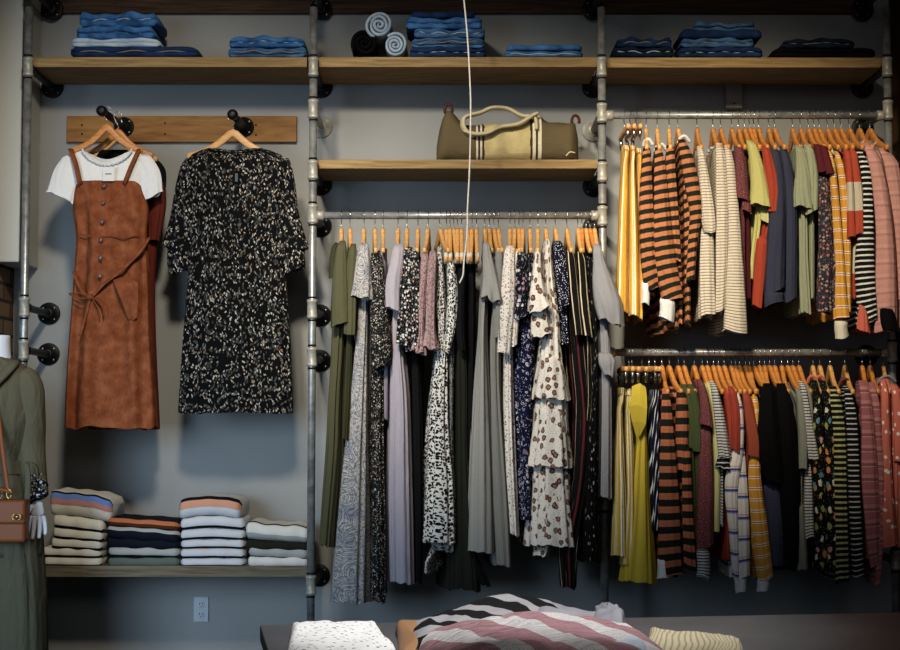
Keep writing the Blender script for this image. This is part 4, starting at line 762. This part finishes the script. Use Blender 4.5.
# ---------------------------------------------------------------- folded goods
def folded(name, label, cat, x0, x1, ytop, ybot, mat, Yf=.07, depth=.24, layers=1, wob=.15, slope=0, group=None, seed=0, bandsl=(), arch=0, seam=None, yref=None, npx=26):
    """a folded garment whose front edge shows in the picture at x0..x1, ytop..ybot"""
    rnd = random.Random(seed + 7); a = P(x0, ybot, Yf); b = P(x1, ytop, Yf); H = b.z - a.z; rings = []; ph = [rnd.uniform(0, 6.28) for _ in range(6)]
    L = layers; prof = []
    for l in range(L):
        h0, h1 = l / L, (l + 1) / L; off = rnd.uniform(0, .014) if L > 1 else 0
        for k in range(9):
            an = -PI / 2 + PI * k / 8; prof.append((off + .5 * (1 - math.cos(an)) * .0 - math.cos(an) * min(.5 * H / L, .03), (h0 + h1) / 2 + (h1 - h0) / 2 * math.sin(an) * (.98 if L > 1 else 1)))
    nx = npx
    for i in range(nx + 1):
        t = i / nx; x = a.x + (b.x - a.x) * t; e = min(1, min(t, 1 - t) / .05 + .12) ** .5
        zo = slope * (t - .5) * H + arch * H * math.sin(PI * t) * 1.0
        hh = H * (1 + wob * .5 * math.sin(2 * PI * t * 1.3 + ph[0]) * .5 + wob * .25 * math.sin(2 * PI * t * 3.1 + ph[1]))
        ring = []
        for q, (dy, dz) in enumerate(prof):
            wv = wob * .12 * H * math.sin(2 * PI * t * 2 + ph[2] + dz * 9) * (1 if L > 1 else .3)
            zz = a.z + hh * (.5 + (dz - .5) * (.25 + .75 * e)) + zo + (wv if 0 < q < len(prof) - 1 else 0)
            ring.append((x, Yf + dy * e + (1 - e) * .02 + .004 * math.sin(t * 17 + ph[3]), max(zz, a.z + .0004) if not (slope or arch) else zz))
        zt = ring[-1][2]; zbm = ring[0][2]
        for k in range(1, 5): ring.append((x, Yf + depth * k / 5, zt - .002 * math.sin(k + ph[4])))
        for k in range(5):
            an = PI / 2 - PI * k / 4; ring.append((x, Yf + depth + math.cos(an) * .012, (zt + zbm) / 2 + (zt - zbm) / 2 * math.sin(an)))
        rings.append(ring)
    # turn the rings so that cloth bands follow the section
    n = len(rings[0]); verts = [p for r in rings for p in r]; faces = []; uvs = []
    acc = [0.0]
    for k in range(n - 1): acc.append(acc[-1] + (Vector(rings[nx // 2][k + 1]) - Vector(rings[nx // 2][k])).length)
    for j in range(nx):
        for i in range(n):
            i2 = (i + 1) % n; v2 = acc[i + 1] if i + 1 < n else acc[i] + .01
            faces.append((j * n + i, j * n + i2, (j + 1) * n + i2, (j + 1) * n + i)); uvs.append(((rings[j][0][0], acc[i]), (rings[j][0][0], v2), (rings[j + 1][0][0], v2), (rings[j + 1][0][0], acc[i])))
    for j in (0, nx):
        f = tuple(j * n + i for i in (range(n - 1, -1, -1) if j == 0 else range(n))); faces.append(f); uvs.append(tuple((verts[q][1], verts[q][2]) for q in f))
    o = mk(name, verts, faces, mat, None, uvs); tag(o, label, cat, group)
    np_ = len(prof)
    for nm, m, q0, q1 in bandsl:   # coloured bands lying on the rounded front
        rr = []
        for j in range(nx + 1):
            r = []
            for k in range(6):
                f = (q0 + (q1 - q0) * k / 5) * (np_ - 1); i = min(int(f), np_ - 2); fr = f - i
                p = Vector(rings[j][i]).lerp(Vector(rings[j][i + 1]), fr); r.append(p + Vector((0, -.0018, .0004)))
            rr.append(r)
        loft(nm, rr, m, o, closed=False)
    if seam:
        for sm, lv_ in seam:
            pts = []
            for j in range(2, nx - 1):
                k = min(np_ - 1, int(lv_ * (np_ - 1))); p = Vector(rings[j][k]); pts.append(p + Vector((0, -.0035, .004 * math.sin(j * .8 + ph[5]) * H / .05)))
            tube('hem_edge', pts, .0022, sm, o, 6)
    return o
def stack(rows, what, cat, where, Yf=.07, **kw):
    for i, r in enumerate(rows):
        folded(*r[0], Yf=Yf, **{**kw, **r[1]})
J = 'folded_jeans'
jn = [
 ('bright blue jeans, topmost of the tall stack at the far left', 79, 157, 13, 27, 'bright_denim', 2, .3), ('blue jeans, second from top of the far left stack', 76, 154, 26, 39, 'bright_denim', 2, .3),
 ('worn pale-edged jeans, third from top of the far left stack', 71, 160, 38.5, 47, 'light_denim', 2, .35), ('dark blue jeans at the bottom of the far left stack', 70, 198, 46.5, 57, 'indigo_denim', 2, .2),
 ('bright blue jeans, upper of two left of the second pipe', 229, 304, 37, 47.5, 'bright_denim', 2, .35), ('blue jeans, lower of two left of the second pipe', 228, 306, 47.5, 57, 'mid_denim', 3, .3),
 ('dark indigo jeans, topmost of the stack behind the cord', 411, 475, 12, 18.5, 'indigo_denim', 1, .3), ('bright blue jeans, second in the stack behind the cord', 406, 482, 18, 29, 'bright_denim', 2, .35),
 ('mid blue jeans, third in the stack behind the cord', 414, 485, 28.5, 38, 'mid_denim', 2, .4), ('frayed mid blue jeans, fourth in the stack behind the cord', 412, 484, 37.5, 47.5, 'mid_denim', 3, .4), ('dark indigo jeans at the bottom of the stack behind the cord', 410, 486, 47, 57, 'indigo_denim', 2, .3),
 ('thin blue jeans, upper of the flat pair right of the cord', 507, 582, 45, 51, 'bright_denim', 1, .2), ('thin blue jeans, lower of the flat pair right of the cord', 504, 583, 51, 57, 'mid_denim', 2, .2),
 ('dark navy jeans, upper of the pair next to the third pipe', 617, 672, 38, 47, 'indigo_denim', 2, .5), ('navy jeans, lower of the pair next to the third pipe', 613, 674, 47, 57.5, 'navy_denim', 2, .3),
 ('crumpled blue jeans on top of the tallest right stack', 694, 755, 23, 31.5, 'mid_denim', 2, .5), ('dark navy jeans, second in the tallest right stack', 681, 762, 30, 39, 'indigo_denim', 1, .3), ('faded navy jeans, third in the tallest right stack', 682, 754, 38, 47.5, 'mid_denim', 2, .4), ('navy jeans at the bottom of the tallest right stack', 679, 763, 47, 57.5, 'indigo_denim', 2, .3),
 ('black navy jeans, upper of the pair at the far right', 784, 855, 38.5, 48, 'navy_denim', 2, .4), ('black jeans, lower of the pair at the far right', 773, 876, 48, 57.5, 'soft_black', 2, .2)]
for i, (lb, x0, x1, y0, y1, m, L, wb) in enumerate(jn):
    folded(J, lb, 'jeans', x0, x1, y0, y1 - .3, m, layers=L, wob=wb, seed=i * 3, seam=[(('light_stitch', 'tan_stitch')[i % 2], .5)] if L > 1 and m != 'soft_black' else None)
# rolled jeans: a spiral of cloth seen end-on
def roll(px, py, rpx, mat, label, turns=3.2, ph=0, sq=1.0):
    Yr = .07; c = P(px, py, Yr); R_ = P(px + rpx, py, Yr).x - c.x; pts = []
    N = 90
    for i in range(N + 1):
        t = i / N; r = R_ * (.16 + .84 * t) - .006; a = ph + 2 * PI * turns * t; r *= 1 + .04 * math.sin(a * 2.3)
        pts.append((c.x + r * math.cos(a), c.z + r * math.sin(a) * sq))
    th = R_ / turns * .36; rings = []
    for i, (x, z) in enumerate(pts):
        q0 = pts[max(i - 1, 0)]; q1 = pts[min(i + 1, N)]; tx, tz = q1[0] - q0[0], q1[1] - q0[1]; l = math.hypot(tx, tz); nx_, nz_ = -tz / l * th, tx / l * th
        y0 = Yr + .006 * math.sin(i * .35); y1 = Yr + .26
        rings.append([(x + nx_ * .9, y0 + .003, z + nz_ * .9), (x, y0 - .004, z), (x - nx_ * .9, y0 + .003, z - nz_ * .9), (x - nx_, y0 + .01, z - nz_), (x - nx_, y1, z - nz_), (x + nx_, y1, z + nz_), (x + nx_, y0 + .01, z + nz_)])
    o = loft('rolled_jeans', rings, mat, None, (True, True)); tag(o, label, 'jeans'); return o
roll(364.5, 43, 14.3, 'soft_black', 'black rolled jeans lying left of the pale blue rolls', 2.6)
roll(395, 44.5, 13, 'light_denim', 'pale blue rolled jeans lying on the shelf beside the black roll', 3.2, 1)
roll(379.5, 24.5, 14.6, 'light_denim', 'pale blue rolled jeans resting on top of the other rolls', 3.3, 2.4)
# sweaters on the low shelf
S = 'folded_sweater'
folded(S, 'cream sweater with blue and pink bands, on top of the leftmost stack', 'sweater', 50, 113, 495, 519, 'fold_cream', Yf=.07, slope=-.35, wob=.1, seed=1, arch=.12, bandsl=(('navy_edge', 'trim_navy', .80, .90), ('blue_band', 'band_blue', .62, .80), ('pink_band', 'band_pink', .46, .62)))
for i, (y0, y1, x0, x1, w) in enumerate(((517, 531, 53, 105, 'second from top'), (528.5, 541, 53, 104, 'third from top'), (538.5, 550, 51, 103, 'fourth from top'), (547.5, 558, 42, 102, 'fifth from top'), (557, 567, 44, 102, 'at the bottom'))):
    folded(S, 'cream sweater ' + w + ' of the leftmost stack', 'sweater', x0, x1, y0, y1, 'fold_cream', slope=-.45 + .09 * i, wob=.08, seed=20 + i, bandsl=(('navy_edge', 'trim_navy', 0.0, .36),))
for i, (lb, y0, y1, m, bs) in enumerate((
    ('navy sweater with rust orange band topping the second stack', 519, 530, 'fold_navy', (('orange_band', 'band_orange', .55, .85), ('brown_band', 'band_brown', .35, .55))),
    ('grey-edged black sweater second from top of the second stack', 527, 541, 'fold_navy', (('grey_band', 'fold_grey', .62, .92),)),
    ('plain black sweater in the middle of the second stack', 538, 549, 'fold_navy', ()),
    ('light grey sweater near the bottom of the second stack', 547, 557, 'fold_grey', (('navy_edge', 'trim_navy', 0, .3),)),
    ('grey green sweater at the bottom of the second stack', 556, 567, 'fold_green', (('navy_edge', 'trim_navy', .75, 1),)))):
    folded(S, lb, 'sweater', 107 + (1 if i > 2 else 0), 180, y0, y1, m, slope=-.5 + .12 * i, wob=.12, seed=40 + i, bandsl=bs)
folded(S, 'lilac sweater with peach and navy bands topping the third stack', 'sweater', 179, 242, 500, 519.5, 'fold_lilac', wob=.06, seed=60, arch=.22, bandsl=(('navy_edge', 'trim_navy', .74, .98), ('peach_band', 'band_peach', .48, .74), ('navy_lower_edge', 'trim_navy', 0, .06)))
for i, (y0, y1, w) in enumerate(((518.5, 531, 'second from top'), (530, 541, 'third from top'), (540, 549.5, 'fourth from top'), (548.5, 559, 'fifth from top'), (558, 567, 'at the bottom'))):
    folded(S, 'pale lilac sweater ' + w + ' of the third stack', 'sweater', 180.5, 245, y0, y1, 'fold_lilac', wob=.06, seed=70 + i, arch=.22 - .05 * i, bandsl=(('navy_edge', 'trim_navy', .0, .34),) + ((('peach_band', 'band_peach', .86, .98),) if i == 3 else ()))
for i, (lb, y0, y1, m, bs, sl) in enumerate((
    ('off-white sweater with grey band topping the fourth stack', 524, 541, 'fold_white', (('black_edge', 'trim_navy', .86, 1), ('grey_band', 'fold_grey', .0, .42)), -.3),  # grey band on the lower part of the folded front
    ('dark olive sweater second from top of the fourth stack', 540, 552, 'fold_dark_olive', (), -.1),
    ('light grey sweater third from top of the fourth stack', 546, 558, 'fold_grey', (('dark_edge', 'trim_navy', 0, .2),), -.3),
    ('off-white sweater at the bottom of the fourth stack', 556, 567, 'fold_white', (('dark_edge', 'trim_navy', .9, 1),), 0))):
    folded(S, lb, 'sweater', 246 + (2 if i > 1 else 0), 309, y0, y1, m, slope=sl, wob=.15, seed=90 + i, bandsl=bs)
# ---------------------------------------------------------------- canvas duffel bag
Yd = .20
prof = [(436.5, 146, 158), (439, 130, 158), (444, 113, 158), (448, 108, 158), (453, 111, 158), (462, 121, 158), (474, 124, 158), (492, 122, 158), (512, 123, 158), (530, 118, 158), (540, 114, 158), (546, 119, 158), (560, 121, 158), (572, 121, 158), (577, 123, 158), (578.5, 134, 157)]
bag = None
def bag_seg(name, xa, xb, mat, parent, grow=0, n=14):
    rings = []
    for i in range(n + 1):
        x = xa + (xb - xa) * i / n; yt, yb = interp(prof, x); zb_ = ZM + .001; zt = P(x, yt, Yd - .08).z + grow; X = P(x, yt, Yd - .08).x; hz = (zt - zb_) / 2; hd = .12 + grow; sh = 1
        if x < 445: sh = ((x - 435) / 10) ** .25
        if x > 570: sh = (max(.15, (581 - x) / 11)) ** .4
        ring = []
        for k in range(36):
            a = 2 * PI * k / 36; ring.append((X, Yd + sgp(math.cos(a), .75) * hd * sh, zb_ + hz + sgp(math.sin(a), .7) * hz + .003 * math.sin(k * 1.3 + i * .9) * (math.sin(a) > -.6)))
        rings.append(ring)
    return loft(name, rings, mat, parent, (xa < 438, xb > 577))
bag = bag_seg('duffel_bag', 436.5, 476, 'canvas_brown', None); tag(bag, 'brown and cream canvas duffel bag on the middle shelf', 'bag')
bag_seg('centre_panel', 484, 530, 'canvas_cream', bag, .001, 18); bag_seg('end_panel', 541, 578.5, 'canvas_brown', bag)
x = 476
for w, m, nm in ((2, 'pale_canvas_stripe', 'pale_stripe'), (2, 'dark_canvas_stripe', 'dark_stripe'), (2, 'pale_canvas_stripe', 'pale_stripe'), (2.4, 'dark_canvas_stripe', 'dark_stripe')):
    bag_seg(nm, x, x + w, m, bag, .001, 2); x += w
x = 529.5
for w, m, nm in ((2.6, 'dark_canvas_stripe', 'dark_stripe'), (3.2, 'pale_canvas_stripe', 'pale_stripe'), (2.2, 'dark_canvas_stripe', 'dark_stripe'), (3.6, 'pale_canvas_stripe', 'pale_stripe')):
    bag_seg(nm, x, x + w, m, bag, .001, 2); x += w
yq = Yd - .125
def strap(pts, Y0, nm='handle', r=.012, m='pale_webbing'):
    return tube(nm, spline([P(x, y, Y0 + o) for x, y, o in pts], 6), r, m, bag, 10, squash=.45)
strap([(473, 137, .005), (464, 129, -.015), (463, 120, -.01), (468, 116, 0), (480, 113, .02), (492, 108, .03), (508, 109, .04), (522, 116, .02), (535, 118, .01), (537, 130, .0)], yq, r=.020)
strap([(465, 131, -.01), (475, 134, -.025), (487, 133, -.02), (500, 127, -.012), (518, 124, -.012), (530, 117, -.005), (536, 114, .01)], yq, r=.021)
for k in range(2): pass
for cx_, cy_, r in ((448.5, 110, 5), (575.5, 121, 5)):
    pts = [P(cx_ + r * .75 * math.cos(a), cy_ - r * 1.1 * math.sin(a), Yd - .0) for a in [PI * (-.15 + 1.35 * i / 14) for i in range(15)]]
    tube('leather_loop', pts, .0065, 'dark_leather', bag, 8, squash=.6)
tube('zip_pull', spline([P(566, 156, Yd - .13), P(570, 152, Yd - .135), P(575, 153, Yd - .13)], 4), .003, 'pale_webbing', bag, 6)
# ---------------------------------------------------------------- hanging white cord
cd = tube('hanging_string', spline([P(460, -30, -.32), P(464, 0, -.32), P(468, 45, -.32), P(470.5, 95, -.32), P(470.5, 130, -.32), P(469.5, 170, -.32), P(467.5, 210, -.3), P(467.5, 225, -.3)], 6), .0034, 'white_cord', None, 8)
tag(cd, 'thin white cord hanging down in front of the duffel bag', 'cord')
tube('cord_end', spline([P(467.5, 225, -.3), P(466.5, 240, -.3), P(464, 262, -.3), P(463, 275, -.3), P(459.5, 283, -.3)], 5), .0034, 'white_cord', cd, 8)
# ---------------------------------------------------------------- display table and what lies on it
TZ = .75; c0 = PZ(260, 625, TZ); ang = math.radians(9); ex = Vector((math.cos(ang), math.sin(ang), 0)); ey = Vector((math.sin(ang), -math.cos(ang), 0))
tb = empty('display_table', c0 + ex * .8 + ey * .5 - Vector((0, 0, TZ))); tag(tb, 'low grey display table in front, bearing folded knitwear', 'table')
def slab(name, u0, u1, v0, v1, z0, z1, mat, bev=.003):
    c = c0 + ex * ((u0 + u1) / 2) + ey * ((v0 + v1) / 2)
    return box(name, c.x - (u1 - u0) / 2, c.x + (u1 - u0) / 2, c.y - (v1 - v0) / 2, c.y + (v1 - v0) / 2, z0, z1, mat, tb, bev, rotz=ang)
slab('tabletop', 0, 1.7, 0, .9, TZ - .035, TZ, 'table_laminate'); slab('apron', .04, 1.66, .04, .86, TZ - .11, TZ - .035, 'table_laminate')
for u, v in ((.05, .05), (1.58, .05), (.05, .78), (1.58, .78)): slab('leg', u, u + .07, v, v + .07, 0, TZ - .11, 'black_iron')
def drape(name, label, cat, outline, hgt, mat, base=TZ, parent=None, edge=.12, nz=26, seed=0, rot=0, lump=.012, sv=1.0, su=1.0, z=None):
    """a soft heap: OUTLINE picture points on the table plane (left, back, right, front) -> patch with rounded rim"""
    q = [PZ(x, y, base) for x, y in outline]; verts = []; faces = []; uvs = []; N = nz
    for j in range(N + 1):
        for i in range(N + 1):
            u, v = i / N, j / N; p = q[0].lerp(q[1], u).lerp(q[3].lerp(q[2], u), v)
            w = Vector((mnoise.noise(Vector((u * 2.3, v * 2.3, seed))), mnoise.noise(Vector((u * 2.3, v * 2.3, seed + 9))), 0)) * .03; p = p + w * (1 - abs(2 * u - 1) ** 6) 
            e = min(1, min(u, 1 - u, v, 1 - v) / edge); e = math.sqrt(max(0, 1 - (1 - e) ** 2)); h = hgt(u, v) if callable(hgt) else hgt
            h += lump * mnoise.noise(Vector((u * 4 * su, v * 4 * sv, seed + 3))) + lump * .5 * mnoise.noise(Vector((u * 11 * su, v * 9 * sv, seed + 5)))
            verts.append(p + Vector((0, 0, .002 + max(h, .006) * e)))
    top = len(verts)
    for j in range(N + 1):
        for i in range(N + 1): p = verts[j * (N + 1) + i]; verts.append(Vector((p.x, p.y, base + .0008)))
    L_ = (q[1] - q[0]).length; D_ = (q[3] - q[0]).length; idx = lambda i, j, b=0: b + j * (N + 1) + i
    def add(f):
        faces.append(f); out = []
        for k in f:
            kk = k % top; i, j = kk % (N + 1), kk // (N + 1); U, V = i / N * L_, j / N * D_
            out.append((U * math.cos(rot) - V * math.sin(rot) + 5, U * math.sin(rot) + V * math.cos(rot) + 5))
        uvs.append(tuple(out))
    for j in range(N):
        for i in range(N):
            add((idx(i, j), idx(i, j + 1), idx(i + 1, j + 1), idx(i + 1, j))); add((idx(i, j, top), idx(i + 1, j, top), idx(i + 1, j + 1, top), idx(i, j + 1, top)))
    for k in range(N):
        add((idx(k, 0), idx(k + 1, 0), idx(k + 1, 0, top), idx(k, 0, top))); add((idx(k + 1, N), idx(k, N), idx(k, N, top), idx(k + 1, N, top)))
        add((idx(0, k + 1), idx(0, k), idx(0, k, top), idx(0, k + 1, top))); add((idx(N, k), idx(N, k + 1), idx(N, k + 1, top), idx(N, k, top)))
    o = mk(name, verts, faces, mat, parent, uvs)
    if parent is None: tag(o, label, cat)
    return o
# outline order: back-left, back-right, front-right, front-left
drape('polka_dot_shirt', 'folded white shirt with small dark dots, at the table corner', 'shirt', ((291, 630), (377, 629), (405, 668), (284, 668)), .022, 'polka_cotton', seed=1, lump=.006)
tr = drape('wooden_tray', 'pale wooden tray edge poking out left of the striped knitwear', 'tray', ((396, 629), (470, 628), (480, 660), (400, 660)), .028, 'tray_wood', seed=2, lump=0, edge=.25)
drape('striped_sweater', 'black and grey striped sweater at the back of the knitwear heap', 'sweater', ((404, 636), (560, 628), (585, 655), (412, 662)), lambda u, v: .025 + .05 * math.sin(PI * min(1, .08 + u * .62)) * (1 - .3 * v), 'mono_knit', seed=3, rot=math.radians(118), lump=.01)
drape('grey_sweater', 'heather grey sweater lying right of the black striped one', 'sweater', ((520, 628), (622, 630), (650, 655), (540, 655)), lambda u, v: .06 * (1 - u * .8) + .012, 'heather_grey', seed=4, lump=.010)
drape('grey_knit_sleeve', 'small bunched pale grey sleeve tip right of the knitwear heap', 'sweater', ((592, 627), (622, 627), (628, 645), (598, 645)), lambda u, v: .05 * math.sin(PI * u) ** .7 + .01, 'cool_grey_jersey', seed=14, lump=.012)
drape('chunky_knit_sweater', 'chunky mauve and white striped knit sweater in front', 'sweater', ((418, 650), (640, 640), (700, 690), (405, 700)), lambda u, v: .02 + .05 * math.sin(PI * min(1, .2 + u * .7)) , 'mauve_knit', seed=5, rot=math.radians(112), lump=.012, su=1.3, nz=40)
drape('pale_blue_sweater', 'pale blue sweater edge in front of the mauve striped knit', 'sweater', ((540, 668), (640, 664), (670, 700), (520, 700)), .05, 'pale_blue_knit', seed=6, lump=.012)
drape('ribbed_cream_sweater', 'ribbed cream sweater at the right end of the table', 'sweater', ((648, 640), (742, 646), (748, 680), (640, 680)), lambda u, v: .035 - .015 * u, 'cream_rib', seed=7, lump=.006)
# ---------------------------------------------------------------- dark wire basket low at the right
bk = empty('wire_basket', P(820, 700, .0)); tag(bk, 'black wire basket standing in the dark under the lower rail', 'basket')
zt_, zb2 = P(820, 622, 0).z, P(820, 662, 0).z; xa_, xb_ = P(778, 630, 0).x, P(862, 630, 0).x
for z in (zt_, (zt_ + zb2) / 2, zb2):
    tube('rim_wire', [(xa_, -.15, z), (xb_, -.15, z), (xb_, .15, z), (xa_, .15, z), (xa_, -.15, z)], .004, 'black_iron', bk, 6)
for i in range(11):
    x = xa_ + (xb_ - xa_) * i / 10
    for y in (-.15, .15): tube('wire', [(x, y, zt_), (x, y, zb2)], .0025, 'black_iron', bk, 6)
for x in (xa_, xb_):
    for y in (-.15, .15): tube('leg', [(x, y, zb2), (x, y, 0)], .006, 'black_iron', bk, 8)
# ---------------------------------------------------------------- mannequin in an olive jumpsuit, cut by the left picture edge
Ym = -.45
MX = P(-10, 400, Ym).x
def skin(name, verts, edges, radii, mat, parent, sub=2, root=0):
    me = bpy.data.meshes.new(name); o0 = Vector(verts[root]); me.from_pydata([tuple(Vector(v) - o0) for v in verts], edges, []); o = bpy.data.objects.new(name, me); COL.objects.link(o); WPOS[o] = o0
    o.modifiers.new('skin', 'SKIN').use_smooth_shade = True
    for i, r in enumerate(radii): me.skin_vertices[0].data[i].radius = r if isinstance(r, tuple) else (r, r)
    me.skin_vertices[0].data[root].use_root = True
    s = o.modifiers.new('sub', 'SUBSURF'); s.levels = sub; s.render_levels = sub; me.materials.append(MATS[mat])
    if parent is not None: o.parent = parent; o.location = o0 - WPOS[parent]
    else: o.location = o0
    return o
def chain(n, s=0): return [(i, i + 1) for i in range(s, s + n - 1)]
zz = lambda y: P(0, y, Ym).z
man = empty('mannequin', (MX, Ym, 0)); tag(man, 'headless white mannequin in an olive jumpsuit standing at the left edge', 'mannequin')
# body form: neck, torso
def ring_body(name, rows, mat, parent, n=48, amp=.004, wave=.05, seed=1, cx=MX, cy=Ym, cap=(True, True)):
    F = Folds(.9, wave, amp, R(seed)); rings = []; N = len(rows) * 4; tab = [(-r[0],) + tuple(r[1:]) for r in rows]
    for j in range(N):
        zc = rows[0][0] + (rows[-1][0] - rows[0][0]) * j / (N - 1); hx_, hy_, dx, dy = interp(tab, -zc)
        rings.append([(cx + dx + math.cos(a) * (hx_ + F(a / 6.283, j / N)), cy + dy + math.sin(a) * (hy_ + F(a / 6.283, j / N)), zc) for a in [2 * PI * k / n for k in range(n)]])
    return loft(name, rings, mat, parent, cap)
ring_body('neck', [(1.535, .046, .046, 0, 0), (1.48, .048, .05, 0, 0), (1.43, .055, .05, 0, 0), (1.36, .07, .06, 0, 0)], 'mannequin_white', man, amp=0, cx=P(-3, 400, Ym).x)
hem = ring_body('jumpsuit', [(1.45, .07, .062, 0, 0), (1.425, .12, .085, 0, 0), (1.385, .155, .095, 0, 0), (1.30, .165, .115, 0, 0), (1.20, .165, .125, 0, -.01), (1.10, .145, .11, 0, 0), (1.03, .13, .10, 0, 0), (.96, .165, .12, 0, 0), (.86, .19, .135, 0, 0), (.74, .215, .14, 0, 0), (.68, .218, .135, 0, 0)], 'jumpsuit_olive', man, amp=.007, seed=4)
for s in (-1, 1):
    ring_body('trouser_leg', [(.76, .11, .125, s * .10, 0), (.55, .112, .11, s * .115, 0), (.3, .115, .105, s * .12, 0), (.10, .118, .11, s * .12, 0)], 'jumpsuit_olive', hem, amp=.009, seed=8 + s, cap=(True, False))
    skin('foot', [(MX + s * .12, Ym, .12), (MX + s * .12, Ym, .05), (MX + s * .125, Ym - .08, .03), (MX + s * .13, Ym - .15, .022)], chain(4), [.04, .042, .035, .025], 'mannequin_white', man, 2)
# arms
sh = Vector((MX + .165, Ym, 1.385)); 
for s in (-1, 1):
    q = lambda dx, dy, z: (MX + s * dx, Ym + dy, z)
    el_ = q(.232, .02, 1.10) ; wr_ = q(.255, -.05, .885)
    pts = [q(.115, 0, 1.372), q(.142, 0, 1.335), q(.148, .012, 1.22), q(.152, .02, 1.10), q(.175, -.01, .99), q(.20, -.045, .91)]
    sl = tube('sleeve', spline(pts, 5), [.052 + (.066 - .052) * min(1, k / 6) - .02 * max(0, (k - 12) / 13) for k in range(26)], 'jumpsuit_olive', hem, 20)
    sc_ = tube('scarf_cuff', spline([q(.185, -.03, .97), q(.20, -.045, .945), q(.20, -.055, .92), q(.205, -.055, .90)], 5), [.038 + .009 * math.sin(k * 1.7) for k in range(16)], 'scarf_print', sl, 16)
    # hand: palm and five fingers in one skinned mesh
    W0 = Vector(q(.208, -.06, .897)); V = []; E = []; Rr = []
    def av(dx, dy, dz, r): V.append(W0 + Vector((s * dx, dy, dz))); Rr.append(r); return len(V) - 1
    w0 = av(0, 0, 0, (.022, .018)); p1 = av(.0, -.002, -.035, (.026, .014)); p2 = av(.002, -.004, -.068, (.034, .012)); E += [(w0, p1), (p1, p2)]
    skin('hand', V, E, Rr, 'mannequin_white', man, 2)
    hd = man.children[-1]
    for f, (ox, ln, sp) in enumerate(((-.027, .062, -.008), (-.009, .070, -.002), (.010, .066, .004), (.028, .052, .010))):
        b0 = W0 + Vector((s * ox * .8, -.004, -.060)); vs = [b0, b0 + Vector((s * (ox * .2 + sp * .2), -.002, -.022)), b0 + Vector((s * (ox * .2 + sp * .6), -.007, -.022 - ln * .4)), b0 + Vector((s * (ox * .2 + sp * .9), -.015, -.022 - ln * .75)), b0 + Vector((s * (ox * .2 + sp), -.024, -.022 - ln))]
        skin('finger', vs, chain(5), [.0095, .0095, .0088, .008, .006], 'mannequin_white', man, 2)
    tb0 = W0 + Vector((-s * .012, -.008, -.02)); skin('thumb', [tb0, tb0 + Vector((-s * .018, -.014, -.022)), tb0 + Vector((-s * .026, -.024, -.046)), tb0 + Vector((-s * .027, -.032, -.066))], chain(4), [.012, .011, .0095, .007], 'mannequin_white', man, 2)
# collar, belt
tube('collar', spline([(MX + .085, Ym + .03, 1.43), (MX + .105, Ym - .05, 1.425), (MX + .08, Ym - .10, 1.38), (MX + .04, Ym - .13, 1.32)], 5), [.012 + .012 * math.sin(PI * k / 15) for k in range(16)], 'jumpsuit_olive', hem, 8, squash=.5)
bl = ring_body('belt', [(1.045, .152, .112, 0, 0), (1.02, .154, .114, 0, 0), (.995, .158, .116, 0, 0)], 'jumpsuit_olive', hem, amp=.001, cap=(False, False))
for pts in (((26, 462), (32, 463), (37, 468), (38, 477)), ((26, 462), (28, 480), (27, 500))):
    tube('belt_end', spline([P(x, y, Ym - .13) for x, y in pts], 5), .012, 'jumpsuit_olive', bl, 8, squash=.3)
# handbag
Yh = Ym - .17
hb = empty('handbag', P(12, 543, Yh)); tag(hb, 'tan leather handbag with gold clasp hanging on the mannequin', 'handbag')
a = P(-8, 542, Yh); b = P(28, 500, Yh)
box('bag_body', a.x, b.x, Yh - .035, Yh + .035, a.z, b.z - .004, 'tan_leather', hb, .012, seg=3)
fl_ = box('flap', a.x - .002, b.x + .002, Yh - .043, Yh + .036, P(0, 524, Yh).z, b.z + .002, 'tan_leather', hb, .012, seg=3)
cz_ = P(17, 517, Yh - .05); cl = lathe('clasp', cz_, cz_ - Vector((0, .008, 0)), [(0, .006), (.006, .006), (.008, .004)], 'brass', fl_, 14)
for dx in (-.011, .011): tube('clasp_bar', [cz_ + Vector((dx * 1.7, -.003, 0)), cz_ + Vector((dx * .3, -.003, 0))], .0045, 'brass', cl, 8, squash=.6)
for sx in (-1, 1):
    tube('clasp_curl', [cz_ + Vector((sx * .008 + .009 * math.cos(t) * sx, -.005, .009 * math.sin(t))) for t in [k * .45 - 2 for k in range(10)]], .0022, 'brass', cl, 6)
for x in (0, 9):
    tube('handle_ring', [P(x + 2.4 * math.cos(t), 494 - 4.5 * math.sin(t), Yh) for t in [2 * PI * k / 14 for k in range(15)]], .003, 'brass', hb, 6)
tube('top_handle', spline([P(-14, 496, Yh), P(-8, 490, Yh), P(0, 489.5, Yh), P(7, 491, Yh), P(10, 493, Yh)], 5), .008, 'tan_leather', hb, 8)
tube('shoulder_strap', spline([P(8, 492, Yh + .01), P(5, 470, Yh + .02), P(1, 440, Yh + .03), P(-4, 400, Yh + .06), P(-12, 372, Ym - .02)], 5), .009, 'tan_leather', hb, 8, squash=.35)
